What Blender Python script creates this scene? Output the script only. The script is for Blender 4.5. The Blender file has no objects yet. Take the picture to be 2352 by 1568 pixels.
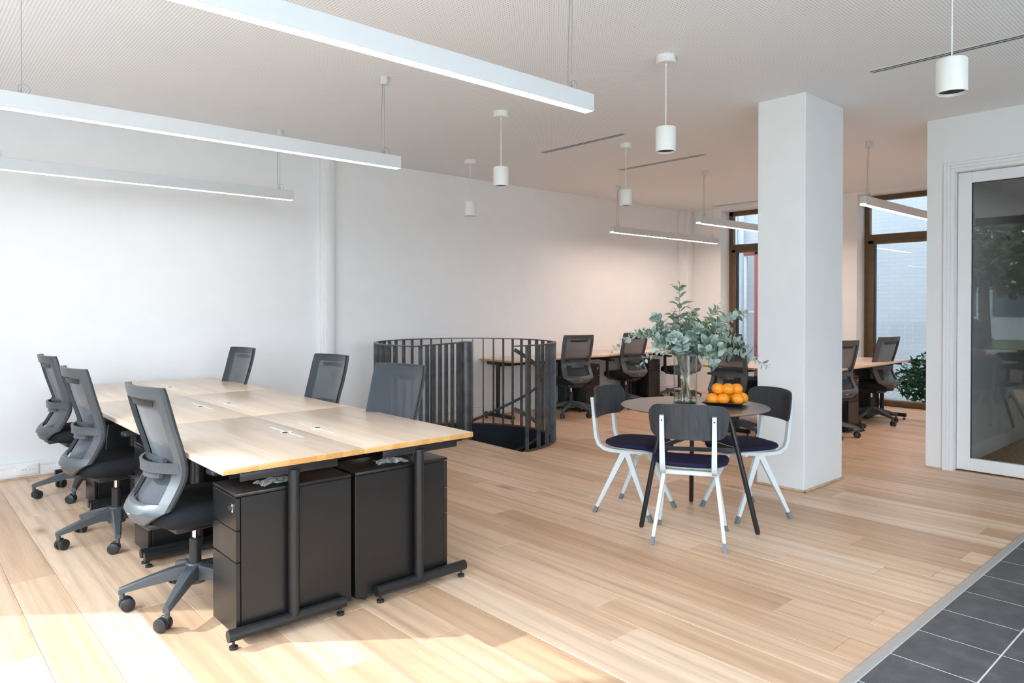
import bpy, bmesh, math, random
from math import sin, cos, pi, radians as R
from mathutils import Vector as V, Matrix as M

sc = bpy.context.scene
col = sc.collection

# ------------------------------------------------------------------ camera
cam = bpy.data.cameras.new('camera'); cam_o = bpy.data.objects.new('camera', cam); col.objects.link(cam_o)
cam.sensor_width = 36.0; cam.lens = 36.0 * 1621.87 / 2352.0
cam.shift_x = 0.0; cam.shift_y = -62.27 / 2352.0
cam.clip_start = 0.05; cam.clip_end = 300
cam_o.location = (0, 0, 1.38)
cam_o.rotation_euler = (R(90 - 0.573), 0, R(-41.799))
sc.camera = cam_o

# ------------------------------------------------------------------ world, sun, exposure
w = bpy.data.worlds.new('sky'); sc.world = w; w.use_nodes = True
bg = w.node_tree.nodes['Background']
bg.inputs[0].default_value = (0.755, 0.87, 1.0, 1); bg.inputs[1].default_value = 9.0

sun = bpy.data.lights.new('sun', 'SUN'); sun_o = bpy.data.objects.new('sun', sun); col.objects.link(sun_o)
sun.energy = 3.9; sun.angle = R(0.6); sun.color = (0.95, 0.97, 1.0)
sun_o.rotation_euler = V((0.864, -0.663, -0.74)).to_track_quat('-Z', 'Y').to_euler()

vs = sc.view_settings
vs.view_transform = 'Standard'; vs.look = 'None'; vs.gamma = 1.0; vs.use_curve_mapping = False
vs.exposure = 0.36
sc.display_settings.display_device = 'sRGB'
try:
    sc.cycles.use_denoising = True
    sc.cycles.use_adaptive_sampling = True; sc.cycles.adaptive_threshold = 0.025
    sc.cycles.max_bounces = 8; sc.cycles.diffuse_bounces = 5; sc.cycles.glossy_bounces = 4
    sc.cycles.transmission_bounces = 6; sc.cycles.transparent_max_bounces = 12
    sc.cycles.sample_clamp_indirect = 8.0
except Exception:
    pass

H = 2.98            # ceiling height
XL = -1.15          # inner face of the street facade
YB = 6.90           # back wall
XW = 10.15          # inner face of the courtyard window wall
YN = -3.2           # wall behind the camera

def portal(name, loc, rot, sx, sy):
    l = bpy.data.lights.new(name, 'AREA'); l.shape = 'RECTANGLE'; l.size = sx; l.size_y = sy; l.energy = 1
    l.cycles.is_portal = True
    o = bpy.data.objects.new(name, l); col.objects.link(o); o.location = loc; o.rotation_euler = rot
    return o
portal('facade_daylight_portal', (XL - 0.32, 1.1, 1.74), (0, R(-90), 0), 2.37, 8.2)
portal('rear_fill_portal', (1.35, YN - 0.3, 1.48), (R(90), 0, 0), 2.5, 2.75)  # guides daylight through the added rear window
portal('courtyard_daylight_portal', (10.52, 4.2, 1.5), (0, R(90), 0), 2.9, 4.3)

# ------------------------------------------------------------------ materials
def nt(name):
    m = bpy.data.materials.new(name); m.use_nodes = True
    t = m.node_tree; b = t.nodes['Principled BSDF']
    return m, t, b
def N(t, kind, **kw):
    n = t.nodes.new(kind)
    for k, v in kw.items():
        if hasattr(n, k): setattr(n, k, v)
        else: n.inputs[k.replace('_', ' ')].default_value = v
    return n
def ramp(t, fac, stops):
    r = t.nodes.new('ShaderNodeValToRGB'); e = r.color_ramp.elements
    while len(e) < len(stops): e.new(0.5)
    for i, (p, c) in enumerate(stops):
        e[i].position = p; e[i].color = (c[0], c[1], c[2], 1)
    if fac is not None: t.links.new(fac, r.inputs[0])
    return r
def mixc(t, fac, a, b, blend='MIX'):
    m = t.nodes.new('ShaderNodeMix'); m.data_type = 'RGBA'; m.blend_type = blend
    for sock, val in ((0, fac), (6, a), (7, b)):
        if hasattr(val, 'links'): t.links.new(val, m.inputs[sock])
        elif isinstance(val, (int, float)): m.inputs[sock].default_value = val
        else: m.inputs[sock].default_value = (val[0], val[1], val[2], 1)
    return m.outputs[2]
def math_(t, op, a, b=None, clamp=False):
    m = t.nodes.new('ShaderNodeMath'); m.operation = op; m.use_clamp = clamp
    for i, val in enumerate((a, b)):
        if val is None: continue
        if hasattr(val, 'links'): t.links.new(val, m.inputs[i])
        else: m.inputs[i].default_value = val
    return m.outputs[0]
def coords(t, kind='Object', scale=(1, 1, 1), loc=(0, 0, 0), rnd=0.0):
    tc = t.nodes.new('ShaderNodeTexCoord'); mp = t.nodes.new('ShaderNodeMapping')
    mp.inputs['Scale'].default_value = scale; mp.inputs['Location'].default_value = loc
    src = tc.outputs[kind]
    if rnd:
        oi = t.nodes.new('ShaderNodeObjectInfo')
        cx = t.nodes.new('ShaderNodeCombineXYZ')
        t.links.new(math_(t, 'MULTIPLY', oi.outputs['Random'], rnd), cx.inputs[0])
        t.links.new(math_(t, 'MULTIPLY', oi.outputs['Random'], rnd * 1.7), cx.inputs[1])
        va = t.nodes.new('ShaderNodeVectorMath'); va.operation = 'ADD'
        t.links.new(src, va.inputs[0]); t.links.new(cx.outputs[0], va.inputs[1]); src = va.outputs[0]
    t.links.new(src, mp.inputs[0])
    return mp.outputs[0]
def noise(t, vec, scale, detail=4, rough=0.5, dist=0.0):
    n = t.nodes.new('ShaderNodeTexNoise'); n.inputs['Scale'].default_value = scale
    n.inputs['Detail'].default_value = detail; n.inputs['Roughness'].default_value = rough
    n.inputs['Distortion'].default_value = dist
    t.links.new(vec, n.inputs['Vector'])
    return n.outputs[0]
def bump(t, b, height, strength=0.1, dist=0.01):
    n = t.nodes.new('ShaderNodeBump'); n.inputs['Strength'].default_value = strength
    n.inputs['Distance'].default_value = dist
    t.links.new(height, n.inputs['Height']); t.links.new(n.outputs[0], b.inputs['Normal'])

def plain(name, c, rough=0.5, metal=0.0, spec=0.5, var=0.04, nscale=30, bmp=0.0, coat=0.0):
    m, t, b = nt(name)
    v = coords(t)
    n = noise(t, v, nscale, 3)
    lo = tuple(max(0, x * (1 - var)) for x in c); hi = tuple(min(1, x * (1 + var)) for x in c)
    t.links.new(ramp(t, n, [(0.3, lo), (0.7, hi)]).outputs[0], b.inputs['Base Color'])
    b.inputs['Roughness'].default_value = rough; b.inputs['Metallic'].default_value = metal
    b.inputs['Specular IOR Level'].default_value = spec
    b.inputs['Coat Weight'].default_value = coat
    if bmp: bump(t, b, n, bmp, 0.002)
    return m

def oak(name, axis='y'):
    m, t, b = nt(name)
    sc1 = (9, 0.55, 9)
    v = coords(t, 'Object', sc1, rnd=11.0)
    rings = noise(t, v, 1.0, 5, 0.55, 1.6)
    w = t.nodes.new('ShaderNodeTexWave'); w.wave_type = 'BANDS'; w.bands_direction = 'X'
    w.inputs['Scale'].default_value = 0.42; w.inputs['Distortion'].default_value = 15.0
    w.inputs['Detail'].default_value = 3; w.inputs['Detail Scale'].default_value = 0.55
    t.links.new(v, w.inputs['Vector'])
    fine = noise(t, coords(t, 'Object', (160, 5, 160), rnd=7.0), 1.0, 3)
    oi = t.nodes.new('ShaderNodeObjectInfo')
    tone = ramp(t, oi.outputs['Random'], [(0.0, (0.63, 0.395, 0.24)), (0.25, (0.73, 0.48, 0.305)), (0.6, (0.81, 0.555, 0.37)), (1.0, (0.87, 0.635, 0.455))]).outputs[0]
    g = ramp(t, rings, [(0.25, (0.74, 0.70, 0.67)), (0.5, (0.98, 0.98, 0.98)), (0.75, (1.08, 1.07, 1.06))]).outputs[0]
    c1 = mixc(t, 1.0, tone, g, 'MULTIPLY')
    g2 = ramp(t, w.outputs[0], [(0.0, (0.86, 0.835, 0.81)), (0.5, (1, 1, 1))]).outputs[0]
    c2 = mixc(t, 0.75, c1, g2, 'MULTIPLY')
    g3 = ramp(t, fine, [(0.35, (0.90, 0.885, 0.87)), (0.6, (1, 1, 1))]).outputs[0]
    c3 = mixc(t, 0.7, c2, g3, 'MULTIPLY')
    # knots
    vo = t.nodes.new('ShaderNodeTexVoronoi'); vo.inputs['Scale'].default_value = 1.0
    t.links.new(coords(t, 'Object', (3.2, 1.15, 1), rnd=19.0), vo.inputs['Vector'])
    k = ramp(t, vo.outputs['Distance'], [(0.02, (0.38, 0.30, 0.25)), (0.075, (0.72, 0.66, 0.61)), (0.15, (1, 1, 1))]).outputs[0]
    kn = ramp(t, noise(t, coords(t, 'Object', (2.0, 0.6, 1), rnd=31.0), 1.0, 1), [(0.50, (0, 0, 0)), (0.60, (1, 1, 1))]).outputs[0]
    c4 = mixc(t, kn, c3, mixc(t, 1.0, c3, k, 'MULTIPLY'))
    t.links.new(c4, b.inputs['Base Color'])
    rr = ramp(t, fine, [(0.3, (0.44,) * 3), (0.7, (0.34,) * 3)]).outputs[0]
    t.links.new(rr, b.inputs['Roughness'])
    b.inputs['Specular IOR Level'].default_value = 0.42
    bump(t, b, fine, 0.05, 0.002)
    return m

def butcher(name, end=False):
    m, t, b = nt(name)
    # glued staves running along local y
    tc = t.nodes.new('ShaderNodeTexCoord')
    br = t.nodes.new('ShaderNodeTexBrick'); br.offset = 0.5
    mp = t.nodes.new('ShaderNodeMapping'); mp.inputs['Rotation'].default_value = (0, 0, R(90))
    t.links.new(tc.outputs['Object'], mp.inputs[0]); t.links.new(mp.outputs[0], br.inputs['Vector'])
    br.inputs['Scale'].default_value = 1.0; br.inputs['Brick Width'].default_value = 0.62; br.inputs['Row Height'].default_value = 0.042
    br.inputs['Mortar Size'].default_value = 0.0
    br.inputs['Color1'].default_value = (0, 0, 0, 1); br.inputs['Color2'].default_value = (1, 1, 1, 1)
    if end:
        tone = ramp(t, br.outputs[0], [(0, (0.60, 0.30, 0.085)), (1, (0.70, 0.41, 0.15))]).outputs[0]
        w = t.nodes.new('ShaderNodeTexWave'); w.wave_type = 'RINGS'; w.inputs['Scale'].default_value = 24
        w.inputs['Distortion'].default_value = 9; w.inputs['Detail'].default_value = 2
        t.links.new(coords(t, 'Object', (1, .3, 2.0)), w.inputs['Vector'])
        c = mixc(t, 0.8, tone, ramp(t, w.outputs[0], [(0, (0.78, 0.70, 0.58)), (0.7, (1, 1, 1))]).outputs[0], 'MULTIPLY')
    else:
        tone = ramp(t, br.outputs[0], [(0, (0.72, 0.55, 0.40)), (1, (0.80, 0.64, 0.495))]).outputs[0]
        gn = noise(t, coords(t, 'Object', (22, 1.4, 22)), 1.0, 5, 0.6, 0.8)
        c = mixc(t, 0.8, tone, ramp(t, gn, [(0.3, (0.86, 0.82, 0.78)), (0.6, (1.02, 1.02, 1.02))]).outputs[0], 'MULTIPLY')
    t.links.new(c, b.inputs['Base Color'])
    b.inputs['Roughness'].default_value = 0.30; b.inputs['Coat Weight'].default_value = 0.25; b.inputs['Coat Roughness'].default_value = 0.22
    return m

def glass(name, tint=(0.93, 0.96, 0.96), refl=1.9):
    m = bpy.data.materials.new(name); m.use_nodes = True; t = m.node_tree; t.nodes.clear()
    out = t.nodes.new('ShaderNodeOutputMaterial'); mx = t.nodes.new('ShaderNodeMixShader')
    tr = t.nodes.new('ShaderNodeBsdfTransparent'); tr.inputs[0].default_value = (*tint, 1)
    gl = t.nodes.new('ShaderNodeBsdfGlossy'); gl.inputs['Roughness'].default_value = 0.0
    lw_ = t.nodes.new('ShaderNodeLayerWeight')      # Schlick reflectance, the same on both faces of the sheet
    p5 = math_(t, 'POWER', lw_.outputs['Facing'], 5.0)
    t.links.new(math_(t, 'MULTIPLY', math_(t, 'ADD', math_(t, 'MULTIPLY', p5, 0.96), 0.04), refl, True), mx.inputs[0])
    t.links.new(tr.outputs[0], mx.inputs[1]); t.links.new(gl.outputs[0], mx.inputs[2]); t.links.new(mx.outputs[0], out.inputs[0])
    return m
def solid_glass(name, c, ior):
    m, t, b = nt(name)
    b.inputs['Base Color'].default_value = (*c, 1); b.inputs['Transmission Weight'].default_value = 1
    b.inputs['Roughness'].default_value = 0.0; b.inputs['IOR'].default_value = ior
    return m
def emit(name, c, s):
    m, t, b = nt(name)
    b.inputs['Base Color'].default_value = (0.9, 0.9, 0.9, 1)
    b.inputs['Emission Color'].default_value = (*c, 1); b.inputs['Emission Strength'].default_value = s
    return m
def mesh_fabric(name):
    m, t, b = nt(name)
    v = coords(t, 'Object', (1, 1, 1))
    w1 = t.nodes.new('ShaderNodeTexWave'); w1.bands_direction = 'Z'; w1.inputs['Scale'].default_value = 62; w1.inputs['Distortion'].default_value = 0.6
    t.links.new(v, w1.inputs[0])
    n = noise(t, v, 260, 2)
    t.links.new(ramp(t, math_(t, 'MULTIPLY', w1.outputs[0], n), [(0.1, (0.022, 0.027, 0.036)), (0.6, (0.052, 0.062, 0.078))]).outputs[0], b.inputs['Base Color'])
    b.inputs['Roughness'].default_value = 0.7; b.inputs['Alpha'].default_value = 0.86
    b.inputs['Sheen Weight'].default_value = 0.3
    return m
def leafmat(name, c1, c2):
    m, t, b = nt(name)
    oi = t.nodes.new('ShaderNodeObjectInfo')
    r1 = ramp(t, oi.outputs['Random'], [(0, c1), (1, c2)]).outputs[0]
    n = noise(t, coords(t, 'Object', (40, 40, 40)), 1, 3)
    t.links.new(mixc(t, 0.5, r1, ramp(t, n, [(0.3, (0.85, .85, .85)), (0.7, (1.05, 1.05, 1.05))]).outputs[0], 'MULTIPLY'), b.inputs['Base Color'])
    b.inputs['Roughness'].default_value = 0.6; b.inputs['Specular IOR Level'].default_value = 0.35
    b.inputs['Subsurface Weight'].default_value = 0.0
    return m

WALL = plain('white_wall_paint', (0.85, 0.845, 0.84), 0.6, var=0.012, nscale=6)
TRIM = plain('white_gloss_paint', (0.85, 0.845, 0.84), 0.35, var=0.01)
def ceil_mat():
    m, t, b = nt('perforated_ceiling_board')
    tc = t.nodes.new('ShaderNodeTexCoord')
    def grid(off):
        mp = t.nodes.new('ShaderNodeMapping'); p = 0.018
        mp.inputs['Scale'].default_value = (1 / p, 1 / p, 0); mp.inputs['Location'].default_value = (off, off, 0)
        t.links.new(tc.outputs['Object'], mp.inputs[0])
        fr = t.nodes.new('ShaderNodeVectorMath'); fr.operation = 'FRACTION'; t.links.new(mp.outputs[0], fr.inputs[0])
        sb = t.nodes.new('ShaderNodeVectorMath'); sb.operation = 'SUBTRACT'; sb.inputs[1].default_value = (0.5, 0.5, 0)
        t.links.new(fr.outputs[0], sb.inputs[0])
        ln = t.nodes.new('ShaderNodeVectorMath'); ln.operation = 'LENGTH'; t.links.new(sb.outputs[0], ln.inputs[0])
        return ln.outputs['Value']
    d = grid(0.0)
    t.links.new(ramp(t, d, [(0.17, (0.48, 0.49, 0.50)), (0.24, (0.90, 0.90, 0.905))]).outputs[0], b.inputs['Base Color'])
    b.inputs['Roughness'].default_value = 0.8
    return m
CEIL = ceil_mat()
OAK = oak('oak_plank_wood')
OAKTRIM = plain('oak_quarter_round', (0.62, 0.42, 0.25), 0.45, var=0.12, nscale=14)
SUB = plain('dark_subfloor', (0.16, 0.11, 0.07), 0.9)
TILE = None
def tile_mat():
    m, t, b = nt('anthracite_floor_tile')
    n = noise(t, coords(t, 'Object', (1, 1, 1), rnd=9.0), 9, 6, 0.65)
    f = noise(t, coords(t, 'Object', (1, 1, 1), rnd=3.0), 140, 2)
    c = ramp(t, n, [(0.3, (0.070, 0.068, 0.072)), (0.55, (0.105, 0.102, 0.107)), (0.78, (0.17, 0.166, 0.172))]).outputs[0]
    t.links.new(mixc(t, 0.4, c, ramp(t, f, [(0.3, (0.8,) * 3), (0.7, (1.1,) * 3)]).outputs[0], 'MULTIPLY'), b.inputs['Base Color'])
    b.inputs['Roughness'].default_value = 0.55; bump(t, b, f, 0.08, 0.002)
    return m
TILE = tile_mat()
GROUT = plain('pale_grout', (0.75, 0.75, 0.75), 0.9)
STRIP = plain('brushed_threshold_metal', (0.50, 0.46, 0.43), 0.5, metal=0.35, var=0.05, nscale=50)
WOODTOP = butcher('rubberwood_top'); WOODEND = butcher('rubberwood_end_grain', True)
BLACK = plain('black_powder_coat', (0.012, 0.012, 0.013), 0.36, spec=0.5, var=0.2, nscale=220, bmp=0.04)
BLACKCAB = plain('black_cabinet_metal', (0.010, 0.0095, 0.0095), 0.30, spec=0.55, var=0.2, nscale=300, bmp=0.03)
PLASTIC = plain('grey_black_plastic', (0.075, 0.08, 0.085), 0.38, spec=0.5, var=0.08, nscale=60)
PLASTICD = plain('black_plastic', (0.022, 0.022, 0.024), 0.42, var=0.1)
SEATF = plain('black_seat_fabric', (0.012, 0.013, 0.016), 0.85, spec=0.25, var=0.25, nscale=300, bmp=0.1)
MESHF = mesh_fabric('black_mesh_fabric')
CHROME = plain('chrome', (0.75, 0.75, 0.76), 0.15, metal=1.0, var=0.02)
STEEL = plain('raw_dark_steel', (0.105, 0.108, 0.115), 0.42, metal=0.55, var=0.35, nscale=9)
RUST = plain('rusty_steel', (0.14, 0.085, 0.055), 0.6, metal=0.4, var=0.5, nscale=18)
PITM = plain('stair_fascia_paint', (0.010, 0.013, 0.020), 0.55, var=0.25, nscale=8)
LAMPW = plain('white_lamp_body', (0.62, 0.625, 0.63), 0.4, var=0.01)
PENDW = plain('warm_white_pendant_enamel', (0.80, 0.79, 0.76), 0.45, var=0.01)
PENDIN = plain('dark_pendant_reflector', (0.03, 0.028, 0.027), 0.5)
WIRE = plain('steel_wire', (0.32, 0.32, 0.32), 0.4, metal=0.6)
WCABLE = plain('white_cable', (0.8, 0.8, 0.79), 0.5)
GLOW = emit('lit_diffuser', (1.0, 0.92, 0.86), 8.0)
GLOWW = emit('warm_lit_diffuser', (1.0, 0.78, 0.66), 38.0)
BRONZE = plain('bronze_window_profile', (0.13, 0.085, 0.045), 0.45, metal=0.2, var=0.12, nscale=12)
GASKET = plain('black_gasket', (0.01, 0.01, 0.012), 0.5)
GLASS = glass('window_glass', (0.96, 0.98, 0.985), 1.0)
DOORGLASS = glass('door_glass', (0.90, 0.91, 0.91), 1.1)
VASEG = glass('vase_glass', (0.975, 0.99, 0.985), 1.0)
VASEB = glass('vase_base_glass', (0.94, 0.97, 0.96), 2.0)
WATER = glass('vase_water', (0.97, 0.985, 0.985), 1.2)
ASH = None
def ashm():
    m, t, b = nt('black_stained_ash')
    n = noise(t, coords(t, 'Object', (60, 60, 4)), 1, 4, 0.6, 0.6)
    t.links.new(ramp(t, n, [(0.3, (0.020, 0.021, 0.024)), (0.65, (0.042, 0.044, 0.050))]).outputs[0], b.inputs['Base Color'])
    b.inputs['Roughness'].default_value = 0.45; bump(t, b, n, 0.12, 0.002)
    return m
ASH = ashm()
NAVY = plain('navy_upholstery', (0.018, 0.016, 0.048), 0.9, spec=0.2, var=0.25, nscale=180, bmp=0.08)
WFRAME = plain('pale_grey_chair_steel', (0.66, 0.71, 0.71), 0.35, var=0.02)
CAPG = plain('grey_rubber_cap', (0.16, 0.18, 0.20), 0.6)
TABLEM = None
def tablem():
    m, t, b = nt('dark_stained_table_veneer')
    n = noise(t, coords(t, 'Object', (50, 3, 50)), 1, 4, 0.6, 0.4)
    t.links.new(ramp(t, n, [(0.3, (0.060, 0.052, 0.047)), (0.7, (0.095, 0.083, 0.075))]).outputs[0], b.inputs['Base Color'])
    b.inputs['Roughness'].default_value = 0.38; b.inputs['Coat Weight'].default_value = 0.2; b.inputs['Coat Roughness'].default_value = 0.3
    return m
TABLEM = tablem()
ORANGE = plain('orange_peel', (0.90, 0.30, 0.015), 0.45, spec=0.45, var=0.12, nscale=60, bmp=0.25)
STEMG = plain('green_orange_stem', (0.14, 0.16, 0.04), 0.7)
TRAYM = plain('black_tray_lacquer', (0.012, 0.012, 0.014), 0.45)
LEAF1 = leafmat('silver_eucalyptus_leaf', (0.34, 0.46, 0.41), (0.56, 0.66, 0.58))
LEAF2 = leafmat('green_eucalyptus_leaf', (0.18, 0.26, 0.18), (0.40, 0.48, 0.34))
STEMM = plain('eucalyptus_stem', (0.20, 0.15, 0.09), 0.7, var=0.3)
SEEDM = plain('eucalyptus_seed', (0.50, 0.42, 0.24), 0.7, var=0.3)
SOCK = plain('socket_plastic', (0.85, 0.85, 0.85), 0.35, var=0.01)
HOLE = plain('dark_hole', (0.02, 0.02, 0.02), 0.8)
VENTD = plain('black_vent_slot', (0.02, 0.02, 0.02), 0.7)
CARPET = plain('brown_carpet', (0.34, 0.19, 0.085), 0.95, spec=0.1, var=0.3, nscale=40, bmp=0.3)
GREYW = plain('grey_room_wall', (0.62, 0.60, 0.58), 0.8, var=0.02)
BAGM = plain('clear_plastic_bag', (0.80, 0.80, 0.79), 0.12, var=0.1)
BAGM.node_tree.nodes['Principled BSDF'].inputs['Alpha'].default_value = 0.38
BRICKW = None
def brickw():
    m, t, b = nt('white_painted_brick')
    br = t.nodes.new('ShaderNodeTexBrick'); mp = t.nodes.new('ShaderNodeMapping')
    tc = t.nodes.new('ShaderNodeTexCoord'); mp.inputs['Rotation'].default_value = (R(90), 0, R(90))
    t.links.new(tc.outputs['Object'], mp.inputs[0])
    sx = t.nodes.new('ShaderNodeSeparateXYZ'); cx = t.nodes.new('ShaderNodeCombineXYZ')
    t.links.new(tc.outputs['Object'], sx.inputs[0]); t.links.new(sx.outputs[1], cx.inputs[0]); t.links.new(sx.outputs[2], cx.inputs[1])
    t.links.new(cx.outputs[0], br.inputs['Vector'])
    br.inputs['Scale'].default_value = 1; br.inputs['Brick Width'].default_value = 0.22; br.inputs['Row Height'].default_value = 0.07
    br.inputs['Mortar Size'].default_value = 0.006
    br.inputs['Color1'].default_value = (0.74, 0.77, 0.80, 1); br.inputs['Color2'].default_value = (0.77, 0.80, 0.83, 1); br.inputs['Mortar'].default_value = (0.69, 0.72, 0.755, 1)
    t.links.new(br.outputs[0], b.inputs['Base Color']); b.inputs['Roughness'].default_value = 0.8
    return m
BRICKW = brickw()
GRASS = plain('grass', (0.10, 0.13, 0.06), 0.95, var=0.35, nscale=3)
PAVE = plain('courtyard_gravel', (0.30, 0.30, 0.28), 0.95, var=0.3, nscale=30)
BUSHM = leafmat('dark_shrub_leaf', (0.02, 0.07, 0.03), (0.10, 0.20, 0.08))
TREEM = leafmat('tree_leaf', (0.035, 0.06, 0.02), (0.09, 0.13, 0.05))
BARK = plain('bark', (0.09, 0.07, 0.05), 0.9, var=0.3)
CONCR = plain('pale_concrete', (0.55, 0.54, 0.52), 0.85, var=0.05)
DARKGL = plain('far_window_glass', (0.06, 0.08, 0.10), 0.1)
REDP = plain('red_brown_paint', (0.42, 0.10, 0.07), 0.6)
PIPEW = plain('white_downpipe', (0.75, 0.78, 0.80), 0.5)

# ------------------------------------------------------------------ mesh helpers
class MB:
    def __init__(s): s.bm = bmesh.new(); s.mi = 0
    def _fin(s, faces):
        for f in faces: f.material_index = s.mi
    def poly(s, vs, faces):
        b = [s.bm.verts.new(v) for v in vs]; out = []
        for f in faces:
            try: out.append(s.bm.faces.new([b[i] for i in f]))
            except ValueError: pass
        s._fin(out); return s
    def box(s, x0, x1, y0, y1, z0, z1, bev=0.0, seg=2, mat=None):
        r = bmesh.ops.create_cube(s.bm, size=1.0); vs = r['verts']
        for v in vs:
            v.co = V(((x0 + x1) / 2 + v.co.x * (x1 - x0), (y0 + y1) / 2 + v.co.y * (y1 - y0), (z0 + z1) / 2 + v.co.z * (z1 - z0)))
        fs = set(f for v in vs for f in v.link_faces)
        if bev > 0:
            es = list(set(e for v in vs for e in v.link_edges))
            rr = bmesh.ops.bevel(s.bm, geom=es, offset=bev, segments=seg, affect='EDGES', profile=0.5)
            vs = list(set(list(rr['verts']) + [v for v in vs if v.is_valid]))
            fs = set(f for v in vs for f in v.link_faces)
        s._fin(fs)
        if mat is not None:
            for v in set(v for f in fs for v in f.verts): v.co = mat @ v.co
        return s
    def tube(s, pts, rad, n=10, caps=True, closed=False, flat=None):
        """round (or flat=(w,t) rectangular) sweep along pts; rad may be a list"""
        pts = [V(p) for p in pts]; k = len(pts)
        rad = rad if isinstance(rad, (list, tuple)) else [rad] * k
        rings = []; up = None
        for i, p in enumerate(pts):
            if closed: d = pts[(i + 1) % k] - pts[i - 1]
            else: d = pts[min(i + 1, k - 1)] - pts[max(i - 1, 0)]
            d.normalize()
            if up is None:
                up = V((0, 0, 1)) if abs(d.z) < 0.9 else V((1, 0, 0))
            a = d.cross(up); a.normalize(); c = a.cross(d); c.normalize(); up = c
            if flat:
                w_, t_ = flat; q = rad[i]
                prof = [(-w_ / 2 * q, -t_ / 2), (w_ / 2 * q, -t_ / 2), (w_ / 2 * q, t_ / 2), (-w_ / 2 * q, t_ / 2)]
                rings.append([s.bm.verts.new(p + a * x + c * y) for x, y in prof])
            else:
                rings.append([s.bm.verts.new(p + (a * cos(2 * pi * j / n) + c * sin(2 * pi * j / n)) * rad[i]) for j in range(n)])
        m = len(rings[0]); fs = []
        rng = range(k) if closed else range(k - 1)
        for i in rng:
            A, B = rings[i], rings[(i + 1) % k]
            for j in range(m): fs.append(s.bm.faces.new([A[j], A[(j + 1) % m], B[(j + 1) % m], B[j]]))
        if caps and not closed:
            fs.append(s.bm.faces.new(rings[0][::-1])); fs.append(s.bm.faces.new(rings[-1]))
        s._fin(fs); return s
    def lathe(s, prof, n=24, c=(0, 0, 0), close=False, axis='z', capb=True, capt=True):
        c = V(c); rings = []
        for r_, z in prof:
            ring = []
            for j in range(n):
                a = 2 * pi * j / n
                if axis == 'z': p = V((r_ * cos(a), r_ * sin(a), z))
                elif axis == 'y': p = V((r_ * cos(a), z, r_ * sin(a)))
                else: p = V((z, r_ * cos(a), r_ * sin(a)))
                ring.append(s.bm.verts.new(c + p))
            rings.append(ring)
        fs = []; k = len(rings)
        for i in range(k if close else k - 1):
            A, B = rings[i], rings[(i + 1) % k]
            for j in range(n): fs.append(s.bm.faces.new([A[j], A[(j + 1) % n], B[(j + 1) % n], B[j]]))
        if not close:
            if capb: fs.append(s.bm.faces.new(rings[0][::-1]))
            if capt: fs.append(s.bm.faces.new(rings[-1]))
        s._fin(fs); return s
    def grid(s, P, closed_u=False):
        """P[i][j] points -> quads"""
        b = [[s.bm.verts.new(p) for p in row] for row in P]; fs = []
        for i in range(len(b) - 1):
            m = len(b[i]); 
            for j in range(m if closed_u else m - 1):
                fs.append(s.bm.faces.new([b[i][j], b[i][(j + 1) % m], b[i + 1][(j + 1) % m], b[i + 1][j]]))
        s._fin(fs); return s
    def prism(s, pts, z0, z1):
        n = len(pts); b0 = [s.bm.verts.new((x, y, z0)) for x, y in pts]; b1 = [s.bm.verts.new((x, y, z1)) for x, y in pts]
        fs = [s.bm.faces.new(b1), s.bm.faces.new(b0[::-1])]
        for i in range(n): fs.append(s.bm.faces.new([b0[i], b0[(i + 1) % n], b1[(i + 1) % n], b1[i]]))
        s._fin(fs); return s
    def slab(s, outer, inner):
        """closed solid between two same-size grids (front, back)"""
        return s
    def xf(s, mat):
        bmesh.ops.transform(s.bm, matrix=mat, verts=s.bm.verts); return s
    def mesh(s, name, mats, angle=35, recalc=True):
        if recalc: bmesh.ops.recalc_face_normals(s.bm, faces=s.bm.faces)
        me = bpy.data.meshes.new(name); s.bm.to_mesh(me); s.bm.free()
        for m in (mats if isinstance(mats, (list, tuple)) else [mats]): me.materials.append(m)
        if angle:
            me.polygons.foreach_set('use_smooth', [True] * len(me.polygons))
            me.set_sharp_from_angle(angle=R(angle))
        return me
    def build(s, name, mats, parent=None, loc=None, rz=0.0, angle=35, recalc=True):
        o = bpy.data.objects.new(name, s.mesh(name, mats, angle, recalc)); col.objects.link(o)
        if loc is not None: o.location = loc
        if rz: o.rotation_euler = (0, 0, rz)
        if parent is not None: o.parent = parent
        return o

def empty(name, loc=(0, 0, 0), rz=0.0):
    o = bpy.data.objects.new(name, None); col.objects.link(o); o.location = loc; o.rotation_euler = (0, 0, rz)
    o.empty_display_size = 0.1
    return o
def tag(o, label=None, cat=None, group=None, kind=None):
    if label: o['label'] = label
    if cat: o['category'] = cat
    if group: o['group'] = group
    if kind: o['kind'] = kind
    return o
def inst(name, me, parent=None, loc=(0, 0, 0), rot=None, scale=None):
    o = bpy.data.objects.new(name, me); col.objects.link(o); o.location = loc
    if rot is not None: o.rotation_euler = rot
    if scale is not None: o.scale = scale
    if parent is not None: o.parent = parent
    return o
def copy_tree(o, parent=None):
    c = o.copy(); col.objects.link(c); c.parent = parent
    for ch in list(o.children): copy_tree(ch, c)
    return c
def place(proto, used, loc, rz, label):
    o = proto if not used[0] else copy_tree(proto)
    used[0] = True
    o.location = loc; o.rotation_euler = (0, 0, rz); o['label'] = label
    return o
def arc(cx, cy, r, a0, a1, n):
    return [(cx + r * cos(R(a0 + (a1 - a0) * i / n)), cy + r * sin(R(a0 + (a1 - a0) * i / n))) for i in range(n + 1)]
def rrect(w_, d_, r, n=5, cx=0, cy=0):
    pts = []
    for sx, sy, a in ((1, 1, 0), (-1, 1, 90), (-1, -1, 180), (1, -1, 270)):
        pts += arc(cx + sx * (w_ / 2 - r), cy + sy * (d_ / 2 - r), r, a, a + 90, n)
    return pts

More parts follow.
